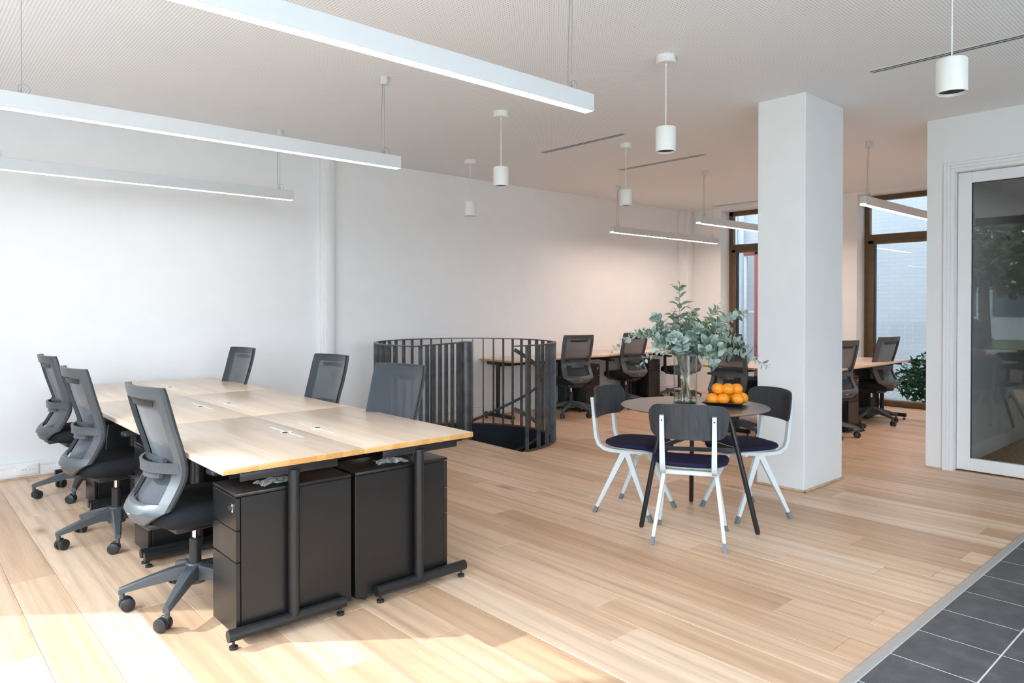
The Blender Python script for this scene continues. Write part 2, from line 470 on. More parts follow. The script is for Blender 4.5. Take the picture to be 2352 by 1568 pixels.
# ------------------------------------------------------------------ setting: floor
SX, SY, SR = 4.585, 5.86, 0.915     # stair well centre and radius
LA0, LA1 = 201, 268                 # landing sector angles
random.seed(5)
floor_m = MB()
# sub-floor with the stair opening: four strips and a ring of wedges
x0, x1, y0, y1 = XL - 0.3, 10.6, YN - 0.1, YB + 0.1
bs = 1.1
floor_m.box(x0, SX - bs, y0, y1, -0.30, -0.022); floor_m.box(SX + bs, x1, y0, y1, -0.30, -0.022)
floor_m.box(SX - bs, SX + bs, y0, SY - bs, -0.30, -0.022); floor_m.box(SX - bs, SX + bs, SY + bs, y1 + 0.1, -0.30, -0.022)
nq = 48
for i in range(nq):
    a0, a1 = 2 * pi * i / nq, 2 * pi * (i + 1) / nq
    def sq(a):
        m_ = max(abs(cos(a)), abs(sin(a))); return (SX + bs * cos(a) / m_, SY + bs * sin(a) / m_)
    ri = SR + 0.004
    floor_m.prism([(SX + ri * cos(a0), SY + ri * sin(a0)), (SX + ri * cos(a1), SY + ri * sin(a1)), sq(a1), sq(a0)][::-1], -0.30, -0.022)
floor_o = floor_m.build('floor', SUB, angle=0); tag(floor_o, kind='structure')

def plank_mesh(xa, xb, ya, yb):
    """plank clipped by the round stair opening, chamfered along its edges; origin at its own centre"""
    ox, oy = (xa + xb) / 2, (ya + yb) / 2
    g = 0.0005; ch = 0.0016
    m = MB()
    hit = (max(xa, min(SX, xb)) - SX) ** 2 + (max(ya, min(SY, yb)) - SY) ** 2 < SR ** 2
    if not hit:
        x_0, x_1, y_0, y_1 = xa + g - ox, xb - g - ox, ya + g - oy, yb - g - oy
        vs_ = [(x_0, y_0, -0.02), (x_1, y_0, -0.02), (x_1, y_1, -0.02), (x_0, y_1, -0.02),
               (x_0, y_0, -ch), (x_1, y_0, -ch), (x_1, y_1, -ch), (x_0, y_1, -ch),
               (x_0 + ch, y_0 + ch, 0), (x_1 - ch, y_0 + ch, 0), (x_1 - ch, y_1 - ch, 0), (x_0 + ch, y_1 - ch, 0)]
        fs = [(0, 1, 5, 4), (1, 2, 6, 5), (2, 3, 7, 6), (3, 0, 4, 7), (4, 5, 9, 8), (5, 6, 10, 9), (6, 7, 11, 10), (7, 4, 8, 11), (8, 9, 10, 11)]
        m.poly(vs_, fs)
    else:
        n = 10; made = False
        xs = [xa + g + (xb - xa - 2 * g) * i / n for i in range(n + 1)]
        for i in range(n):
            segs = []
            def yc(x):
                d = SR ** 2 - (x - SX) ** 2
                return (SY - math.sqrt(d), SY + math.sqrt(d)) if d > 0 else None
            ca, cb = yc(xs[i]), yc(xs[i + 1])
            if ca is None and cb is None: segs.append((ya + g, ya + g, yb - g, yb - g))
            else:
                if ca is None: ca = (SY, SY)
                if cb is None: cb = (SY, SY)
                lo_a, lo_b = min(max(ca[0], ya + g), yb - g), min(max(cb[0], ya + g), yb - g)
                if lo_a > ya + g or lo_b > ya + g: segs.append((ya + g, ya + g, lo_a, lo_b))
                hi_a, hi_b = max(min(ca[1], yb - g), ya + g), max(min(cb[1], yb - g), ya + g)
                if hi_a < yb - g or hi_b < yb - g: segs.append((hi_a, hi_b, yb - g, yb - g))
            for a_, b_, c_, d_ in segs:
                made = True
                A = [(xs[i] - ox, a_ - oy), (xs[i + 1] - ox, b_ - oy), (xs[i + 1] - ox, d_ - oy), (xs[i] - ox, c_ - oy)]
                m.poly([(x, y, 0) for x, y in A] + [(x, y, -0.02) for x, y in A], [(0, 1, 2, 3), (0, 4, 5, 1), (2, 6, 7, 3)])
        if not made: m.bm.free(); return None, 0, 0
    return m, ox, oy

PW = 0.196
known = {9: 1.597, 8: 1.249, 14: 1.256, 12: 1.909, 13: 1.47, 19: 1.30, 15: 1.744, 7: 3.075, 2: 2.413, 0: 2.43, 6: 2.16, 5: 1.896, -4: 4.285, -5: 3.33, -3: 3.61}
for k in range(-12, 46):
    xa = 1.255 + PW * k; xb = xa + PW
    if xa > 10.4: break
    L = 1.9 + 0.25 * random.random()
    j0 = known.get(k, 1.125 + 2.0 * random.random())
    joints = [j0]
    while joints[0] - L > 1.125 + 0.25: joints.insert(0, joints[0] - L)
    while joints[-1] + L < YB - 0.3: joints.append(joints[-1] + L)
    ys = [1.127] + [j for j in joints if 1.127 + 0.1 < j < YB - 0.1] + [YB]
    for a_, b_ in zip(ys[:-1], ys[1:]):
        m, ox, oy = plank_mesh(xa, min(xb, 10.42), a_, b_)
        if m: m.build('floor_plank', OAK, floor_o, (ox, oy, 0), angle=0, recalc=False)

# tile field in front of the threshold
grout = MB().box(XL - 0.1, 6.8, YN, 1.088, -0.021, -0.0012).build('tile_bed', GROUT, floor_o, angle=0)
tm = MB().box(-0.1513, 0.1513, -0.1478, 0.1478, -0.004, 0, 0.0008, 1).mesh('floor_tile', TILE, 0)
for i in range(-12, 13):
    for j in range(0, 7):
        inst('floor_tile', tm, floor_o, (2.8425 + 0.309 * i, 0.9355 - 0.302 * j, 0))
st = MB().box(XL, 6.73, 1.087, 1.126, -0.02, 0.004, 0.0015, 1).build('threshold_strip', STRIP, floor_o)
tag(st, 'brushed metal strip between wood and tiles')

# ------------------------------------------------------------------ setting: walls, ceiling, column
def struct(name, m, mat, angle=0, parent=None):
    o = m.build(name, mat, parent, angle=angle)
    if parent is None: tag(o, kind='structure')
    return o
ce = struct('ceiling', MB().box(XL - 0.3, 10.6, YN - 0.2, YB + 0.2, H, H + 0.2), CEIL)
wb = MB().box(XL - 0.3, 10.6, YB, YB + 0.2, -0.3, H)
wall_back = struct('wall_back', wb, WALL)
# vertical casings on the back wall
t1 = MB().box(3.45, 3.585, YB - 0.07, YB, 0, H, 0.006).box(3.475, 3.56, YB - 0.078, YB, 0, H, 0.003)
struct('trim_1', t1, TRIM, 35)
t2 = MB().box(9.87, XW, YB - 0.10, YB, 0, H, 0.006).box(9.95, 10.05, YB - 0.13, YB, 0, H, 0.003)
struct('trim_2', t2, TRIM, 35)
# cable trunking along the foot of the back wall
bb = MB()
bb.box(XL, 3.45, YB - 0.048, YB, 0.012, 0.125, 0.004).box(XL, 3.45, YB - 0.052, YB - 0.04, 0.020, 0.086, 0.002).box(XL, 3.45, YB - 0.052, YB - 0.04, 0.092, 0.120, 0.002)
bb.box(3.585, 9.87, YB - 0.048, YB, 0.012, 0.125, 0.004).box(3.585, 9.87, YB - 0.052, YB - 0.04, 0.020, 0.086, 0.002).box(3.585, 9.87, YB - 0.052, YB - 0.04, 0.092, 0.120, 0.002)
base_back = struct('baseboard_back', bb, TRIM, 35)
qb = MB().prism([(0, 0), (0.014, 0), (0.012, 0.007), (0.007, 0.012), (0, 0.014)], 0, 1)
qr = MB()
qr.box(XL, 3.45, YB - 0.060, YB - 0.046, 0.0, 0.012, 0.004); qr.box(3.585, 9.87, YB - 0.060, YB - 0.046, 0.0, 0.012, 0.004)
qb.bm.free()
qr.build('shoe_moulding', OAKTRIM, base_back)

# street facade (left, out of frame): sill wall, lintel, piers
lw = MB()
ZS, ZT = 0.55, 2.92
lw.box(XL - 0.28, XL, YN, YB, -0.3, ZS); lw.box(XL - 0.12, XL, YN, YB, ZT, H)
piers = [(YN, -3.0), (0.55, 0.75), (5.2, YB)]  # last pier extended over the window to dim the back wall
for a_, b_ in piers: lw.box(XL - 0.20, XL, a_, b_, ZS, ZT)
struct('wall_left', lw, WALL)
MB().box(XL - 0.02, XL + 0.10, -3.0, 5.2, ZS, ZS + 0.03, 0.004).build('window_ledge', TRIM)
tag(bpy.data.objects['window_ledge'], kind='structure')
bpy.data.objects['window_ledge'].name = 'trim_3'

def window(name, xc, ya, yb, z0, z1, muls=(), trans=(), fw=0.07, dp=0.07, sash=None, top_glass=True):
    """window in a wall parallel to y: bronze frame with mullions, transoms and panes"""
    e = empty(name, (xc, (ya + yb) / 2, z0)); tag(e, kind='structure')
    oy = (ya + yb) / 2
    def fr(nm, *a): 
        b = MB(); b.box(*a, 0.004, 1); return b.build(nm, BRONZE, e)
    fr('frame_jamb', -dp / 2, dp / 2, ya - oy, ya - oy + fw, 0, z1 - z0); fr('frame_jamb', -dp / 2, dp / 2, yb - oy - fw, yb - oy, 0, z1 - z0)
    fr('frame_head', -dp / 2, dp / 2, ya - oy, yb - oy, z1 - z0 - fw, z1 - z0); fr('frame_sill', -dp / 2, dp / 2, ya - oy, yb - oy, 0, fw + 0.02)
    for y in muls: fr('mullion', -dp / 2, dp / 2, y - oy - fw / 2, y - oy + fw / 2, 0, z1 - z0)
    for (za, zb) in trans: fr('transom', -dp / 2 - 0.004, dp / 2, ya - oy, yb - oy, za - z0, zb - z0)
    if sash:
        for (sa, sb, za, zb) in sash:
            s_ = 0.075
            for a in ((sa, sa + s_, za, zb), (sb - s_, sb, za, zb), (sa, sb, za, za + s_), (sa, sb, zb - 0.05, zb)):
                b = MB().box(-dp / 2 - 0.02, dp / 2, a[0] - oy, a[1] - oy, a[2] - z0, a[3] - z0, 0.006, 2); b.build('sash_bar', BRONZE, e)
            g_ = 0.008
            for a in ((sa + s_, sa + s_ + g_, za + s_, zb - 0.05), (sb - s_ - g_, sb - s_, za + s_, zb - 0.05)):
                MB().box(-dp / 2 - 0.004, dp / 2 - 0.01, a[0] - oy, a[1] - oy, a[2] - z0, a[3] - z0).build('gasket', GASKET, e, angle=0)
    ys = [ya] + list(muls) + [yb]
    zs = [z0] + [(a + b) / 2 for a, b in trans] + [z1]
    for i in range(len(ys) - 1):
        for j in range(len(zs) - 1):
            b = MB().box(-0.003, 0.003, ys[i] - oy + fw / 3, ys[i + 1] - oy - fw / 3, zs[j] - z0 + fw / 3, zs[j + 1] - z0 - fw / 3)
            b.build('pane', GLASS, e, angle=0)
    return e
window('window_3', XL - 0.06, 0.75, 5.2, ZS, ZT, muls=(2.05, 3.15, 4.12), fw=0.07)
hp = MB().box(XL - 0.002, XL + 0.03, -3.0, 5.2, 2.87, H - 0.001, 0.004).build('trim_4', BRONZE); tag(hp, kind='structure')
window('window_4', XL - 0.06, -3.0, 0.55, ZS, ZT, muls=(-1.2,), fw=0.07)

# wall behind the camera
rwm = MB().box(XL - 0.3, 0.1, YN - 0.2, YN, -0.3, H).box(2.6, 6.9, YN - 0.2, YN, -0.3, H).box(0.1, 2.6, YN - 0.2, YN, -0.3, 0.10).box(0.1, 2.6, YN - 0.2, YN, 2.85, H)
struct('wall_rear', rwm, WALL)
wr = window('window_rear_fill', 0.0, 0.1, 2.6, 0.10, 2.85, muls=(1.35,), fw=0.07)  # unseen window added behind the camera to brighten the room
wr.location = (1.35, YN - 0.1, 0.10); wr.rotation_euler = (0, 0, R(90))
# right hand partition with the glazed door
DY0, DY1, DZ = 0.60, 1.95, 2.515
rw = MB()
rw.box(6.73, 6.93, DY1, 2.16, 0, H); rw.box(6.73, 6.93, YN, DY0, 0, H); rw.box(6.73, 6.93, DY0, DY1, DZ, H)
rw.box(6.93, 10.6, 2.0, 2.16, 0, H)
wall_right = struct('wall_right', rw, WALL)
qs = MB().box(6.718, 6.731, 2.02, 2.165, 0, 0.014, 0.004).box(6.718, 6.94, 2.16, 2.172, 0, 0.014, 0.004)
qs.build('shoe_moulding', OAKTRIM, wall_right)
# room behind the door
br_ = MB()
br_.box(6.93, 9.9, 1.965, 2.0, 0, H); br_.box(9.9, 10.0, YN, 2.0, 0, H); br_.box(6.93, 9.9, YN - 0.1, YN, 0, H)
struct('wall_meeting_room', br_, GREYW)
struct('ceiling_meeting_room', MB().box(6.93, 9.9, YN, 1.965, 2.52, 2.62), WALL)
struct('floor_meeting_room', MB().box(6.78, 9.9, YN, 2.0, -0.021, 0.004), CARPET)
struct('baseboard_meeting_room', MB().box(6.93, 9.9, 1.945, 1.965, 0.004, 0.135, 0.003), TRIM)

# column
CX0, CX1, CY0, CY1 = 5.125, 5.775, 2.465, 2.845
cl = struct('wall_column', MB().box(CX0, CX1, CY0, CY1, -0.02, H, 0.004, 1), WALL, 35)
q = MB()
q.box(CX0 - 0.016, CX0, CY0 - 0.016, CY1 + 0.016, 0, 0.016, 0.005); q.box(CX1, CX1 + 0.016, CY0 - 0.016, CY1 + 0.016, 0, 0.016, 0.005)
q.box(CX0 - 0.016, CX1 + 0.016, CY0 - 0.016, CY0, 0, 0.016, 0.005); q.box(CX0 - 0.016, CX1 + 0.016, CY1, CY1 + 0.016, 0, 0.016, 0.005)
q.build('shoe_moulding', OAKTRIM, cl)

# courtyard wall with two tall windows
W1 = (4.88, 6.28); W2 = (2.30, 4.14)
ww = MB()
for a_, b_ in ((W1[1], YB), (W2[1], W1[0]), (2.0, W2[0])): ww.box(XW, 10.55, a_, b_, -0.3, H)
ww.box(XW, 10.55, W2[0], W2[1], 2.94, H); ww.box(XW, 10.55, W1[0], W1[1], 2.94, H)
ww.box(XW + 0.2, 10.55, W2[0], W2[1], -0.3, 0.0); ww.box(XW + 0.2, 10.55, W1[0], W1[1], -0.3, 0.0)
struct('wall_window', ww, WALL)
window('window_1', 10.44, W1[0], W1[1], 0.0, 2.94, trans=((2.29, 2.40),), fw=0.07, dp=0.08, sash=((W1[0] + 0.06, W1[1] - 0.06, 0.02, 2.315),))
window('window_2', 10.44, W2[0], W2[1], 0.0, 2.94, trans=((2.29, 2.40),), fw=0.07, dp=0.08, sash=((W2[0] + 0.06, W2[1] - 0.06, 0.02, 2.315),))
MB().box(10.36, 10.40, W2[0], W2[1], 0.0, 0.012, 0.004).build('baseboard_window', OAKTRIM)
tag(bpy.data.objects['baseboard_window'], kind='structure')

# glazed door
dr = empty('door_1', (6.82, (DY0 + DY1) / 2, 0)); tag(dr, kind='structure')
oy = (DY0 + DY1) / 2
def dpart(nm, x0, x1, ya, yb, z0, z1, mat=TRIM, bev=0.003, par=dr):
    return MB().box(x0 - 6.82, x1 - 6.82, ya - oy, yb - oy, z0, z1, bev, 1).build(nm, mat, par)
# casing stepped around the opening
for i, (a, b, x) in enumerate(((0.0, 0.03, 6.722), (0.03, 0.055, 6.716), (0.055, 0.080, 6.710))):
    dpart('casing', x, 6.731, DY1 + a, DY1 + b, 0, DZ + b); dpart('casing', x, 6.731, DY0 - b, DY0 - a, 0, DZ + b)
    dpart('casing', x, 6.731, DY0 - a, DY1 + a, DZ + a, DZ + b)
dpart('stile', 6.80, 6.845, DY1 - 0.105, DY1 - 0.004, 0.012, DZ - 0.004); dpart('stile', 6.80, 6.845, DY0 + 0.004, DY0 + 0.105, 0.012, DZ - 0.004)
dpart('top_rail', 6.80, 6.845, DY0 + 0.105, DY1 - 0.105, DZ - 0.095, DZ - 0.004); dpart('bottom_rail', 6.80, 6.845, DY0 + 0.105, DY1 - 0.105, 0.012, 0.115)
g4 = MB(); 
g4.box(-0.012, 0.0, DY1 - 0.110 - oy, DY1 - 0.105 - oy, 0.115, DZ - 0.095); g4.box(-0.012, 0.0, DY0 + 0.105 - oy, DY1 - 0.105 - oy, DZ - 0.099, DZ - 0.095)
g4.build('gasket', GASKET, dr, angle=0)
dpart('pane', 6.822, 6.828, DY0 + 0.105, DY1 - 0.105, 0.115, DZ - 0.095, DOORGLASS, 0)

# ------------------------------------------------------------------ outdoors
pv = MB().box(-7, XL - 0.28, -40, 40, -0.5, -0.15).box(XL - 0.28, 12, -40, YN - 0.2, -0.5, -0.15).build('street_pavement', CONCR, angle=0); tag(pv, kind='structure')
up = MB().box(XL - 0.28, 10.55, YN - 0.2, YB + 0.2, H + 0.2, 9.5).build('wall_upper_shade_block', CONCR, angle=0); tag(up, kind='structure')  # unseen mass added above the ceiling to shade the courtyard
gr = MB().box(-60, -7, -40, 40, -0.5, -0.15).build('ground', GRASS, angle=0); tag(gr, 'green lawn outside the street windows', 'lawn', kind='structure')
gy = MB().box(10.55, 14, -2, 12, -0.3, -0.05).build('courtyard_ground', PAVE, angle=0); tag(gy, kind='structure')
cyw = MB().box(13.2, 13.5, -6, 14, -0.3, 9.5).box(10.55, 13.2, 12.0, 12.3, -0.3, 9.5).box(10.55, 13.2, -2.3, -2.0, -0.3, 9.5).box(10.25, 10.55, YB + 0.2, 12.3, -0.3, 9.5).build('courtyard_house', BRICKW, angle=0)  # unseen end and side walls added to keep sun and sky out
tag(cyw, 'white painted brick house wall across the courtyard', 'building')
# pipes and red-brown gate frame seen through the left courtyard window
for i, y in enumerate((7.75, 7.62)):
    p = MB().tube([(13.08, y, -0.05), (13.08, y, 6.0)], 0.045, 10).tube([(13.08, y, 1.75), (13.08, y, 1.82)], 0.055, 10)
    o = p.build('downpipe', PIPEW); tag(o, ['white downpipe on courtyard wall, left of the two', 'white downpipe on courtyard wall beside red frame'][i], 'pipe', 'courtyard downpipes')
gf = empty('gate_frame', (13.0, 7.1, -0.05)); tag(gf, 'red brown post frame with white rail in the courtyard', 'gate')
MB().box(-0.05, 0.05, 0.02, 0.16, 0, 2.55, 0.006).build('post', REDP, gf); MB().box(-0.05, 0.05, -1.2, 0.40, 2.47, 2.60, 0.006).build('lintel', REDP, gf)
MB().box(-0.03, 0.03, -1.2, 0.40, 1.32, 1.36, 0.004).build('rail', PIPEW, gf); MB().box(-0.03, 0.03, 0.34, 0.40, 0, 2.45, 0.004).build('side_post', PIPEW, gf)

def leaf_blob(name, centers, n, size, mat, parent, seed):
    rnd = random.Random(seed); vs_, fs = [], []
    for (cx, cy, cz, rx, ry, rz) in centers:
        for _ in range(n):
            while True:
                p = V((rnd.uniform(-1, 1), rnd.uniform(-1, 1), rnd.uniform(-1, 1)))
                if 0.25 < p.length < 1: break
            c = V((cx + p.x * rx, cy + p.y * ry, cz + p.z * rz))
            d = V((rnd.gauss(0, 1), rnd.gauss(0, 1), rnd.gauss(0, 0.6))).normalized(); u = d.cross(V((rnd.gauss(0, 1), rnd.gauss(0, 1), rnd.gauss(0, 1)))).normalized()
            s_ = size * rnd.uniform(0.6, 1.3); k = len(vs_)
            vs_ += [c - d * s_, c + u * s_ * 0.32, c + d * s_, c - u * s_ * 0.32]; fs.append((k, k + 1, k + 2, k + 3))
    me = bpy.data.meshes.new(name); me.from_pydata(vs_, [], fs); me.materials.append(mat)
    o = bpy.data.objects.new(name, me); col.objects.link(o); o.parent = parent; tag(o, kind='stuff')
    return o
for i, (x, y, h, lab) in enumerate(((11.45, 3.35, 0.85, 'dark green leafy shrub outside the right courtyard window'), (11.5, 4.95, 1.0, 'taller green shrub by the left edge of right courtyard window'), (11.6, 1.85, 0.7, 'low green shrub far right outside courtyard window'))):
    e = empty('courtyard_shrub', (x, y, -0.05)); tag(e, lab, 'shrub', 'shrubs in the courtyard')
    st_ = MB()
    for j in range(7):
        a = 2 * pi * j / 7; st_.tube([(0.05 * cos(a), 0.05 * sin(a), 0), (0.25 * cos(a), 0.35 * sin(a), h * 0.8)], [0.012, 0.005], 6)
    st_.build('stem', BARK, e)
    leaf_blob('foliage', [(0, 0, h * 0.55, 0.42, 0.62, h * 0.48), (0.05, -0.25, h * 0.35, 0.4, 0.45, h * 0.3), (0, 0.35, h * 0.4, 0.35, 0.4, h * 0.4)], 900, 0.06, BUSHM, e, 40 + i)
for i, (x, y, h, lab) in enumerate(((-9.5, 5.9, 4.6, 'broad leafy street tree reflected in the glazed door'), (-13.5, 9.5, 7.0, 'second street tree farther along the lawn'), (-11.0, 1.5, 6.0, 'street tree beyond lawn opposite the desks'))):
    e = empty('street_tree', (x, y, -0.15)); tag(e, lab, 'tree', 'street trees beyond the facade')
    MB().tube([(0, 0, 0), (0.05, 0.05, 1.5), (-0.05, 0.1, 3.2), (0, 0, h * 0.75)], [0.17, 0.14, 0.11, 0.04], 10).build('trunk', BARK, e)
    leaf_blob('crown', [(0, 0, h * 0.72, 1.5, 1.8, 1.5), (0.4, 0.9, h * 0.62, 1.2, 1.2, 1.0), (-0.3, -0.9, h * 0.6, 1.2, 1.2, 1.0)], 1100, 0.17, TREEM, e, 60 + i)
bd = empty('street_building', (-26, 6, -0.15)); tag(bd, 'pale concrete block with window bands across the street', 'building')
MB().box(-4, 0, -16, 18, 0, 10).build('wall', CONCR, bd, angle=0)
wm = MB().box(0.0, 0.05, -0.75, 0.75, -0.7, 0.7).mesh('window', DARKGL, 0)
for fl in range(3):
    for j in range(15): inst('window', wm, bd, (0, -14.5 + 2.2 * j, 1.8 + 3.1 * fl))
rm = MB().box(0.0, 0.12, -16, 18, -0.09, 0.09).mesh('balcony_band', PIPEW, 0)
for fl in range(3): inst('balcony_band', rm, bd, (0, 0, 3.5 + 3.1 * fl))

# ------------------------------------------------------------------ ceiling things
def make_beam(length, loc, label, glow, cables, canopies):
    e = empty('linear_light', loc); tag(e, label, 'light', 'suspended linear lights')
    hw, z0, z1 = 0.031, 0.0, 0.085
    b = MB()
    b.box(0, length, -hw, hw, z0 + 0.012, z1, 0.002, 1); b.box(0, length, -hw, -hw + 0.004, z0, z0 + 0.014); b.box(0, length, hw - 0.004, hw, z0, z0 + 0.014)
    b.build('housing', LAMPW, e)
    MB().box(0.002, length - 0.002, -hw + 0.004, hw - 0.004, z0 + 0.001, z0 + 0.012).build('diffuser', glow, e, angle=0)
    top = H - loc[2]
    for cx_, two in cables:
        c = MB().tube([(cx_, 0, z1), (cx_ + 0.002, 0, top - 0.03)], 0.0014, 6)
        c.lathe([(0.004, 0), (0.004, 0.02), (0.002, 0.03)], 8, (cx_, 0, z1))
        if two: c.tube([(cx_ - 0.02, 0.008, z1), (cx_ - 0.018, 0.006, (z1 + top) / 2), (cx_ - 0.008, 0.002, top - 0.03)], 0.0022, 6)
        pts = [(cx_ + 0.012 + 0.026 * cos(a) , 0.004 * sin(a * 2), z1 + 0.026 + 0.026 * sin(a)) for a in [R(-120 + 30 * i) for i in range(13)]]
        c.tube(pts, 0.0012, 5)
        c.build('suspension_cable', WIRE, e)
        if two or canopies:
            MB().lathe([(0.030, top - 0.055), (0.030, top - 0.003), (0.033, top - 0.003), (0.033, top)], 20, (cx_, 0, 0)).build('canopy', LAMPW, e)
        else:
            MB().lathe([(0.010, top - 0.03), (0.010, top)], 12, (cx_, 0, 0)).build('canopy', LAMPW, e)
    return e
ZB = 2.358
make_beam(2.42, (0.24, 2.39, ZB), 'long white linear light nearest the camera, cut by top edge', GLOW, ((0.12, 0), (2.29, 1)), False)
make_beam(2.42, (0.32, 4.265, ZB), 'white linear light second from the camera over the near desks', GLOW, ((0.21, 0), (2.30, 1)), False)
make_beam(2.42, (0.40, 6.17, ZB), 'white linear light closest to the back wall at left', GLOW, ((0.21, 0), (2.30, 1)), False)
make_beam(2.48, (7.13, 6.02, ZB), 'linear light over the wall bench behind the eucalyptus', GLOWW, ((0.13, 1), (2.36, 0)), False)
make_beam(2.48, (7.10, 4.69, ZB), 'linear light whose far end is hidden by the white column', GLOWW, ((0.13, 1), (2.36, 0)), False)
make_beam(2.48, (7.00, 2.80, ZB), 'linear light before the right courtyard window', GLOWW, ((0.13, 1), (2.36, 0)), False)

def make_pendant(loc, label):
    x, y = loc; e = empty('pendant_lamp', (x, y, 2.372)); tag(e, label, 'lamp', 'white cylinder pendants')
    top = H - 2.372
    MB().lathe([(0.058, 0.012), (0.0615, 0.0), (0.0645, 0.001), (0.0645, 0.150), (0.062, 0.155), (0.004, 0.155), (0.004, 0.145), (0.058, 0.145)], 36, close=True).build('shade', PENDW, e)
    MB().lathe([(0.0, 0.030), (0.030, 0.030), (0.0575, 0.012), (0.0575, 0.030), (0.0, 0.045)], 32, capb=False, capt=False).build('reflector', PENDIN, e)
    MB().tube([(0, 0, 0.15), (0, 0, top - 0.04)], 0.0032, 8).build('cord', WCABLE, e)
    MB().lathe([(0.0, top - 0.048), (0.060, top - 0.048), (0.063, top - 0.045), (0.063, top)], 36, capb=False, capt=False).build('canopy', PENDW, e)
    MB().lathe([(0.005, top - 0.066), (0.007, top - 0.046)], 10).build('cord_grip', WCABLE, e)
    return e
make_pendant((3.745, 2.715), 'white cylinder pendant hanging left of the column, before it')
make_pendant((3.80, 4.385), 'white cylinder pendant hanging just right of the nearest long light')
make_pendant((4.79, 6.04), 'white cylinder pendant nearest the back wall above the railing')
make_pendant((5.455, 4.425), 'white cylinder pendant over the wall bench, smallest but one')
make_pendant((3.71, 1.09), 'white cylinder pendant at top right corner near the glazed door')

def make_vent(x, ya, yb, label):
    e = empty('ceiling_vent', (x, (ya + yb) / 2, H - 0.002)); tag(e, label, 'vent', 'slot diffusers in the ceiling')
    L = yb - ya
    f = MB()
    for s in (-0.036, -0.0045, 0.027): f.box(s, s + 0.009, -L / 2, L / 2, -0.003, 0.004)
    f.box(-0.036, 0.036, -L / 2 - 0.01, -L / 2, -0.003, 0.004).box(-0.036, 0.036, L / 2, L / 2 + 0.01, -0.003, 0.004)
    f.build('frame', LAMPW, e)
    for s in (-0.016, 0.0155): MB().box(s - 0.011, s + 0.011, -L / 2, L / 2, -0.0006, 0.0006).build('slot', VENTD, e, angle=0)
make_vent(5.03, 0.35, 1.96, 'long slot vent at upper right beside a pendant')
make_vent(5.115, 4.18, 5.24, 'slot vent between two pendants left of the column')
make_vent(6.43, 4.18, 5.30, 'slot vent beyond the pendants close to the column')
make_vent(9.85, 4.9, 6.2, 'slot vent above the left courtyard window')

# ------------------------------------------------------------------ sockets on the trunking
def make_socket(x, label):
    e = empty('wall_socket', (x, YB - 0.052, 0.072)); tag(e, label, 'socket', 'double sockets on the trunking')
    MB().box(-0.075, 0.075, -0.014, 0.0, -0.040, 0.040, 0.003).build('face_plate', SOCK, e)
    for s in (-0.024, 0.024):
        MB().lathe([(0.0215, -0.016), (0.0215, -0.0135), (0.018, -0.0135), (0.018, -0.0145), (0.0, -0.0145)], 24, (s, 0, 0), axis='y', capb=False, capt=False).build('socket_rim', SOCK, e)
        p = MB()
        for q_ in (-0.0095, 0.0095): p.lathe([(0.0028, -0.0152), (0.0028, -0.0140)], 10, (s + q_, 0, 0), axis='y')
        p.build('pin_hole', HOLE, e)
make_socket(0.876, 'white double socket on trunking at far left')
make_socket(1.155, 'white double socket half hidden behind a desk chair')

# ------------------------------------------------------------------ spiral stair
stair = empty('spiral_stair', (SX, SY, 0)); tag(stair, 'dark steel spiral stair with round flat bar railing', 'staircase')
TZ = 1.02
MB().lathe([(0.067, -2.6), (0.067, TZ - 0.004), (0.064, TZ)], 28).build('centre_pole', STEEL, stair)
rp = [(0.93 * cos(R(a)), 0.93 * sin(R(a)), TZ - 0.006) for a in [-99 + i * (LA0 + 99) / 100 for i in range(101)]]
MB().tube(rp, 1.0, flat=(0.042, 0.011)).build('top_rail', STEEL, stair)
ra = R(LA0); 
MB().tube([(0.93 * cos(ra), 0.93 * sin(ra), TZ - 0.006), (0.06 * cos(ra), 0.06 * sin(ra), TZ - 0.006)], 1.0, flat=(0.042, 0.011)).build('landing_rail', STEEL, stair)
rk = [(0.93 * cos(R(a)), 0.93 * sin(R(a)), 0.006) for a in [-90 + i * (LA0 + 90) / 90 for i in range(91)]]
MB().tube(rk, 1.0, flat=(0.046, 0.012)).build('floor_ring', RUST, stair)
bm_ = MB().box(-0.021, 0.021, -0.004, 0.004, 0.0, TZ - 0.012).mesh('baluster', STEEL, 0)
angs = [-89.0 + 10.6 * i for i in range(8)]
while angs[-1] + 7.7 < LA0 - 1: angs.append(angs[-1] + 7.7)
for an in angs:
    inst('baluster', bm_, stair, (0.93 * cos(R(an)), 0.93 * sin(R(an)), 0.0), (0, 0, R(an)))
for i in range(7):
    d = 0.83 - i * 0.113
    inst('baluster', bm_, stair, (d * cos(ra), d * sin(ra), 0.0), (0, 0, ra + R(90)))
MB().tube([(0.115 * cos(ra), 0.115 * sin(ra), 0.0), (0.115 * cos(ra), 0.115 * sin(ra), TZ - 0.012)], 1.0, flat=(0.05, 0.012)).build('landing_post', STEEL, stair)
for zs, nm in ((0.97, 'handrail'), (0.40, 'lower_rail')):
    pts = [(0.80 * cos(R(a_)), 0.80 * sin(R(a_)), zs - 0.0066 * (a_ + 92)) for a_ in range(-92, 270, 6)]
    MB().tube(pts, 1.0, flat=(0.010, 0.036)).build(nm, STEEL, stair)
